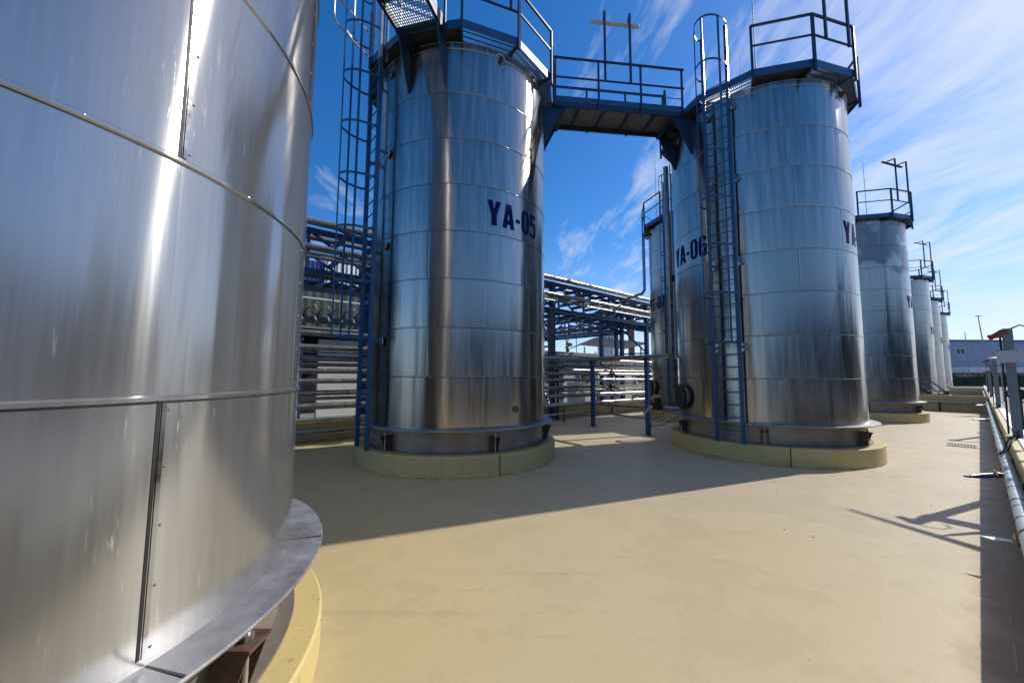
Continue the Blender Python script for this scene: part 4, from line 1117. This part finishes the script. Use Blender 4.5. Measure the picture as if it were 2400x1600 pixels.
# spray nozzle with violet handle sticking out of the wall pipe
def nozzle(p, label, handle='handle', s=1.0, tilt=0.0):
    d = (Vector((-.985, -.17, tilt))).normalized()
    root = empty('spray_nozzle', p, label, 'nozzle', 'spray nozzles on the wall pipe')
    m = MB(); m.tube([(0, 0, 0), d*.13*s], .028*s, 12); m.tube([d*.12*s, d*.16*s], .04*s, 8); m.build('coupling', 'black', root)
    m = MB(); m.ball(d*.19*s, .036*s, (1, 1, 1), 2); m.tube([d*.19*s-ZD*.05*s, d*.19*s+ZD*.06*s], .018*s, 8); m.build('valve_body', 'brass', root)
    m = MB(); m.tube([d*.21*s, d*.40*s, d*.52*s, d*.62*s], [.034*s, .034*s, .028*s, .018*s], 12); m.build('handle', handle, root)
    m = MB(); e = d.cross(ZD); m.prism([d*.60*s+e*.012, d*.70*s+e*.026, d*.69*s-e*.026, d*.60*s-e*.012], .02, ZD); m.build('tip', handle, root)
    return root
nozzle(P(8.7, .15, .64), 'violet handled spray nozzle sticking out over the shaded floor strip')
nozzle(P(19.7, .14, .64), 'further spray nozzle on the wall pipe before the second post', 'bolt', 1.0)
nozzle(P(29.9, .14, .64), 'far spray nozzle on the wall pipe near the third post', 'bolt', 1.0)
sc = empty('drip_cup', P(6.5, .13, .32), 'shiny scoop shaped cup hanging under the wall pipe', 'drip cup')
m = MB(); m.tube([(0, 0, .07), (0, 0, .02)], .014, 8); m.ball((0, 0, 0), .024, (1, 1, 1), 2); m.build('fitting', 'brass', sc)
m = MB(); m.prism([WD*-.02+UD*.03, WD*-.12+UD*.05-ZD*.01, WD*-.24-ZD*.015, WD*-.14-UD*.04-ZD*.02, WD*-.02-UD*.03], .006, ZD); m.build('scoop', 'pipewhite', sc, smooth=False)
# hose fittings cluster behind posts
hr = empty('hose_reel', P(24.5, .95, 0), 'dark hose reel frame standing behind the second post', 'hose reel')
m = MB()
for q in (-1, 1):
    m.tube([UD*q*.16+WD*.3*math.cos(g)+ZD*(1.35+.3*math.sin(g)) for g in [k*math.pi/10 for k in range(20)]], .02, 6, closed=True)
m.build('reel_rim', 'navy', hr)
MB().tube([UD*-.15+ZD*1.35, UD*.15+ZD*1.35], .2, 20).build('hose', 'black', hr)
m = MB(); m.bar((0, 0, 0), (0, 0, 1.3), .06, .06); m.box((0, 0, 2.05), (.34, .7, .05), (UD, WD, ZD)); m.bar((0, 0, 1.3), (0, 0, 2.05), .05, .05); m.build('stand', 'navy', hr, smooth=False)

# pipe on the crossing wall and crossover steps
m = MB(); m.tube([P(34.12, -9, .55), P(34.12, .0, .55)], .06, 12); o = m.build('bund_pipe', 'pipe'); tag(o, 'steel pipe along the foot of the nearer crossing wall', 'pipe')
for w in (-7.5, -4.5, -1.6):
    m = MB(); m.bar(P(34.15, w, .0), P(34.15, w, .5), .07, .07); m.build('pipe_foot', 'rust', o, smooth=False)
m = MB(); m.tube([P(62.8, -9, .5), P(62.8, .0, .5)], .06, 10); tag(m.build('bund_pipe', 'pipe'), 'steel pipe along the foot of the distant crossing wall', 'pipe')
sp = empty('access_steps', P(39, -1.4), 'dark steel steps with sloping handrails beside the fourth roadside tank', 'steps')
for q in (-.4, .4):
    m = MB(); m.bar(UD*q, UD*q-WD*1.75+ZD*1.85, .05, .18); m.build('stringer', 'navy', sp, smooth=False)
    m = MB(); m.bar(UD*q+ZD*.95, UD*q-WD*1.75+ZD*2.8, .05, .05); m.bar(UD*q+ZD*.5, UD*q-WD*1.75+ZD*2.35, .035, .035); m.bar(UD*q, UD*q+ZD*.97, .05, .05); m.bar(UD*q-WD*1.75+ZD*1.85, UD*q-WD*1.75+ZD*2.82, .05, .05); m.bar(UD*q-WD*1.75+ZD*2.8, UD*q-WD*2.9+ZD*2.8, .05, .05)
    m.build('side_rail', 'navy', sp, smooth=False)
for i in range(8):
    f = (i+.7)/8.2; m = MB(); m.box(WD*-1.75*f+ZD*1.85*f, (.76, .24, .03), (UD, WD, ZD)); m.build('tread', 'grate', sp, smooth=False)
m = MB(); m.box(WD*-2.35+ZD*1.87, (.85, 1.15, .05), (UD, WD, ZD)); m.build('landing', 'navy', sp, smooth=False)

# drain grate in the floor
gr = empty('floor_drain', Vector((13.05, 11.42, 0)), 'rusty rectangular drain grate in the sunlit floor', 'drain grate')
m = MB()
for i in range(9):
    m.box(WD*(-.24+.06*i)+ZD*.006, (.62, .036, .012), (UD, WD, ZD))
m.build('grate_bars', 'rust', gr, smooth=False)
m = MB()
for s_ in (-1, 1): m.box(UD*s_*.325+ZD*.007, (.035, .60, .014), (UD, WD, ZD))
m.build('grate_frame', 'rust', gr, smooth=False)

# slanting pole added out of view, only to cast a streak shadow across the floor
bo = P(0, 0)
S0, S1 = Vector((5.46, 4.38, 0)), Vector((5.02, 5.95, 0))
sd = Vector((.9205, .3907, .767))
m = MB(); m.tube([S0+sd*2.5, S0.lerp(S1, .5)+sd*5.9, S1+sd*9.2], [.06, .05, .03], 10)
tag(m.build('shadow_pole', 'slate'), 'slanting unseen pole added to cast a streak shadow across the floor', 'loading boom')

# stones and leaves on the floor
random.seed(21)
for i in range(16):
    p_ = Vector((random.uniform(3.5, 10), random.uniform(3.2, 8.5), .004))
    if p_.x/p_.y > 1.25 : continue
    m = MB(); m.ball((0, 0, 0), random.uniform(.006, .014), (1.4, 1, .35), 1)
    o = m.build('pebble', 'rust'); o.location = p_; o.rotation_euler.z = random.uniform(0, 3)
    tag(o, 'tiny dark pebble on the sunlit floor near the shaded strip', 'pebble', 'pebbles on the floor')

# ------------------------------------------------------------------ light and sky
SUN_AZ, SUN_EL = 67.0, 37.5
sd = Vector((math.sin(R(SUN_AZ))*math.cos(R(SUN_EL)), math.cos(R(SUN_AZ))*math.cos(R(SUN_EL)), math.sin(R(SUN_EL))))
sun = bpy.data.lights.new('sun', 'SUN'); sun.energy = 4.2; sun.angle = R(.53); sun.color = (1.0, .94, .84)
so = bpy.data.objects.new('sun', sun); col.objects.link(so); so.rotation_euler = sd.to_track_quat('Z', 'Y').to_euler()
world = bpy.data.worlds.new('World'); scene.world = world; world.use_nodes = True
nt = world.node_tree; nt.nodes.clear()
class WN(NT):
    def __init__(s, t): s.t = t
w = WN(nt)
sky = w.n('ShaderNodeTexSky'); sky.sky_type = 'NISHITA'; sky.sun_disc = False
sky.sun_elevation = R(SUN_EL); sky.sun_rotation = R(SUN_AZ); sky.air_density = 1.0; sky.dust_density = .4; sky.ozone_density = 4.0; sky.altitude = 200
hs = w.n('ShaderNodeHueSaturation'); hs.inputs['Saturation'].default_value = 1.29; hs.inputs['Value'].default_value = 1.28
tint = w.n('ShaderNodeVectorMath', operation='MULTIPLY'); tint.inputs[1].default_value = (1.0, .99, 1.07); w.l(sky.outputs[0], tint.inputs[0]); w.l(tint.outputs[0], hs.inputs['Color'])
g = w.n('ShaderNodeTexCoord').outputs['Generated']
sep = w.n('ShaderNodeSeparateXYZ'); w.l(g, sep.inputs[0])
zz = w.math('ADD', w.math('MAXIMUM', sep.outputs[2], 0.0), .10)
px = w.math('DIVIDE', sep.outputs[0], zz); py = w.math('DIVIDE', sep.outputs[1], zz)
warp = w.noise(w.comb(px, py, 3.1), .7, 2)
wv = w.math('MULTIPLY', w.math('SUBTRACT', warp, .5), 1.6)
st = w.noise(w.comb(w.math('ADD', w.math('MULTIPLY', px, 1.5), wv), w.math('MULTIPLY', py, .42), 0), 2.5, 10, .64)
pu0 = w.maprange(sep.outputs[1], -.35, .25, -.2, 0)
pu = w.noise(w.comb(w.math('ADD', px, w.math('MULTIPLY', wv, .4)), py, 8.3), 1.5, 8, .60)
big = w.noise(w.comb(w.math('MULTIPLY', px, .35), w.math('MULTIPLY', py, .35), 2.0), 1.1, 2)
side = w.math('ADD', w.maprange(sep.outputs[0], -.35, .75, -.16, .11), w.maprange(sep.outputs[1], -.35, .25, -.22, 0))
c1 = w.ramp(w.math('ADD', w.math('ADD', st, side), w.math('MULTIPLY', w.math('SUBTRACT', big, .5), .35)), [(.46, 0.), (.58, .38), (.76, .82)])
c2 = w.ramp(w.math('ADD', w.math('ADD', pu, pu0), w.math('MULTIPLY', w.math('SUBTRACT', big, .5), .4)), [(.585, 0.), (.74, .55)])
cl = w.math('MAXIMUM', c1, c2)
hz = w.ramp(sep.outputs[2], [(0., .75), (.06, .52), (.32, 0.)])
hz2 = w.math('MULTIPLY', hz, w.maprange(sep.outputs[0], -.2, .7, .35, 1.0))
cc = w.mix(hz2, hs.outputs[0], (5.3, 6.0, 7.9))
cc = w.mix(cl, cc, (7.2, 7.6, 8.3))
zen_fill = w.math('MULTIPLY', w.maprange(sep.outputs[2], .80, .92, 0, .85), w.ramp(pu, [(.35, .55), (.6, 1.)]))  # bright cap overhead, added above the view as fill for shaded areas
cc = w.mix(zen_fill, cc, (5.8, 5.3, 4.6))
bgn = w.n('ShaderNodeBackground'); bgn.inputs['Strength'].default_value = .105; w.l(cc, bgn.inputs[0])
wo = w.n('ShaderNodeOutputWorld'); w.l(bgn.outputs[0], wo.inputs[0])

# ------------------------------------------------------------------ camera
cam = bpy.data.cameras.new('camera'); cam.sensor_width = 36; cam.lens = 906.14/2400*36; cam.clip_end = 3000; cam.clip_start = .05
co = bpy.data.objects.new('camera', cam); col.objects.link(co); scene.camera = co
p, ro = .0873, .0057
F = Vector((0, math.cos(p), math.sin(p))); U_ = Vector((0, -math.sin(p), math.cos(p))); Rr = Vector((1, 0, 0))
r_ = Rr*math.cos(ro)+U_*math.sin(ro); u_ = -Rr*math.sin(ro)+U_*math.cos(ro)
mx = Matrix((r_, u_, -F)).transposed().to_4x4(); mx.translation = Vector((0, 0, 1.957)); co.matrix_world = mx

scene.render.engine = 'CYCLES'
scene.view_settings.view_transform = 'Standard'; scene.view_settings.look = 'None'
scene.view_settings.exposure = 0.14; scene.view_settings.gamma = 1
cy = scene.cycles; cy.max_bounces = 8; cy.diffuse_bounces = 4; cy.glossy_bounces = 6; cy.transmission_bounces = 2
cy.caustics_reflective = True; cy.sample_clamp_indirect = 6; cy.blur_glossy = .3
cy.use_denoising = True
try: cy.denoiser = 'OPENIMAGEDENOISE'
except Exception: pass
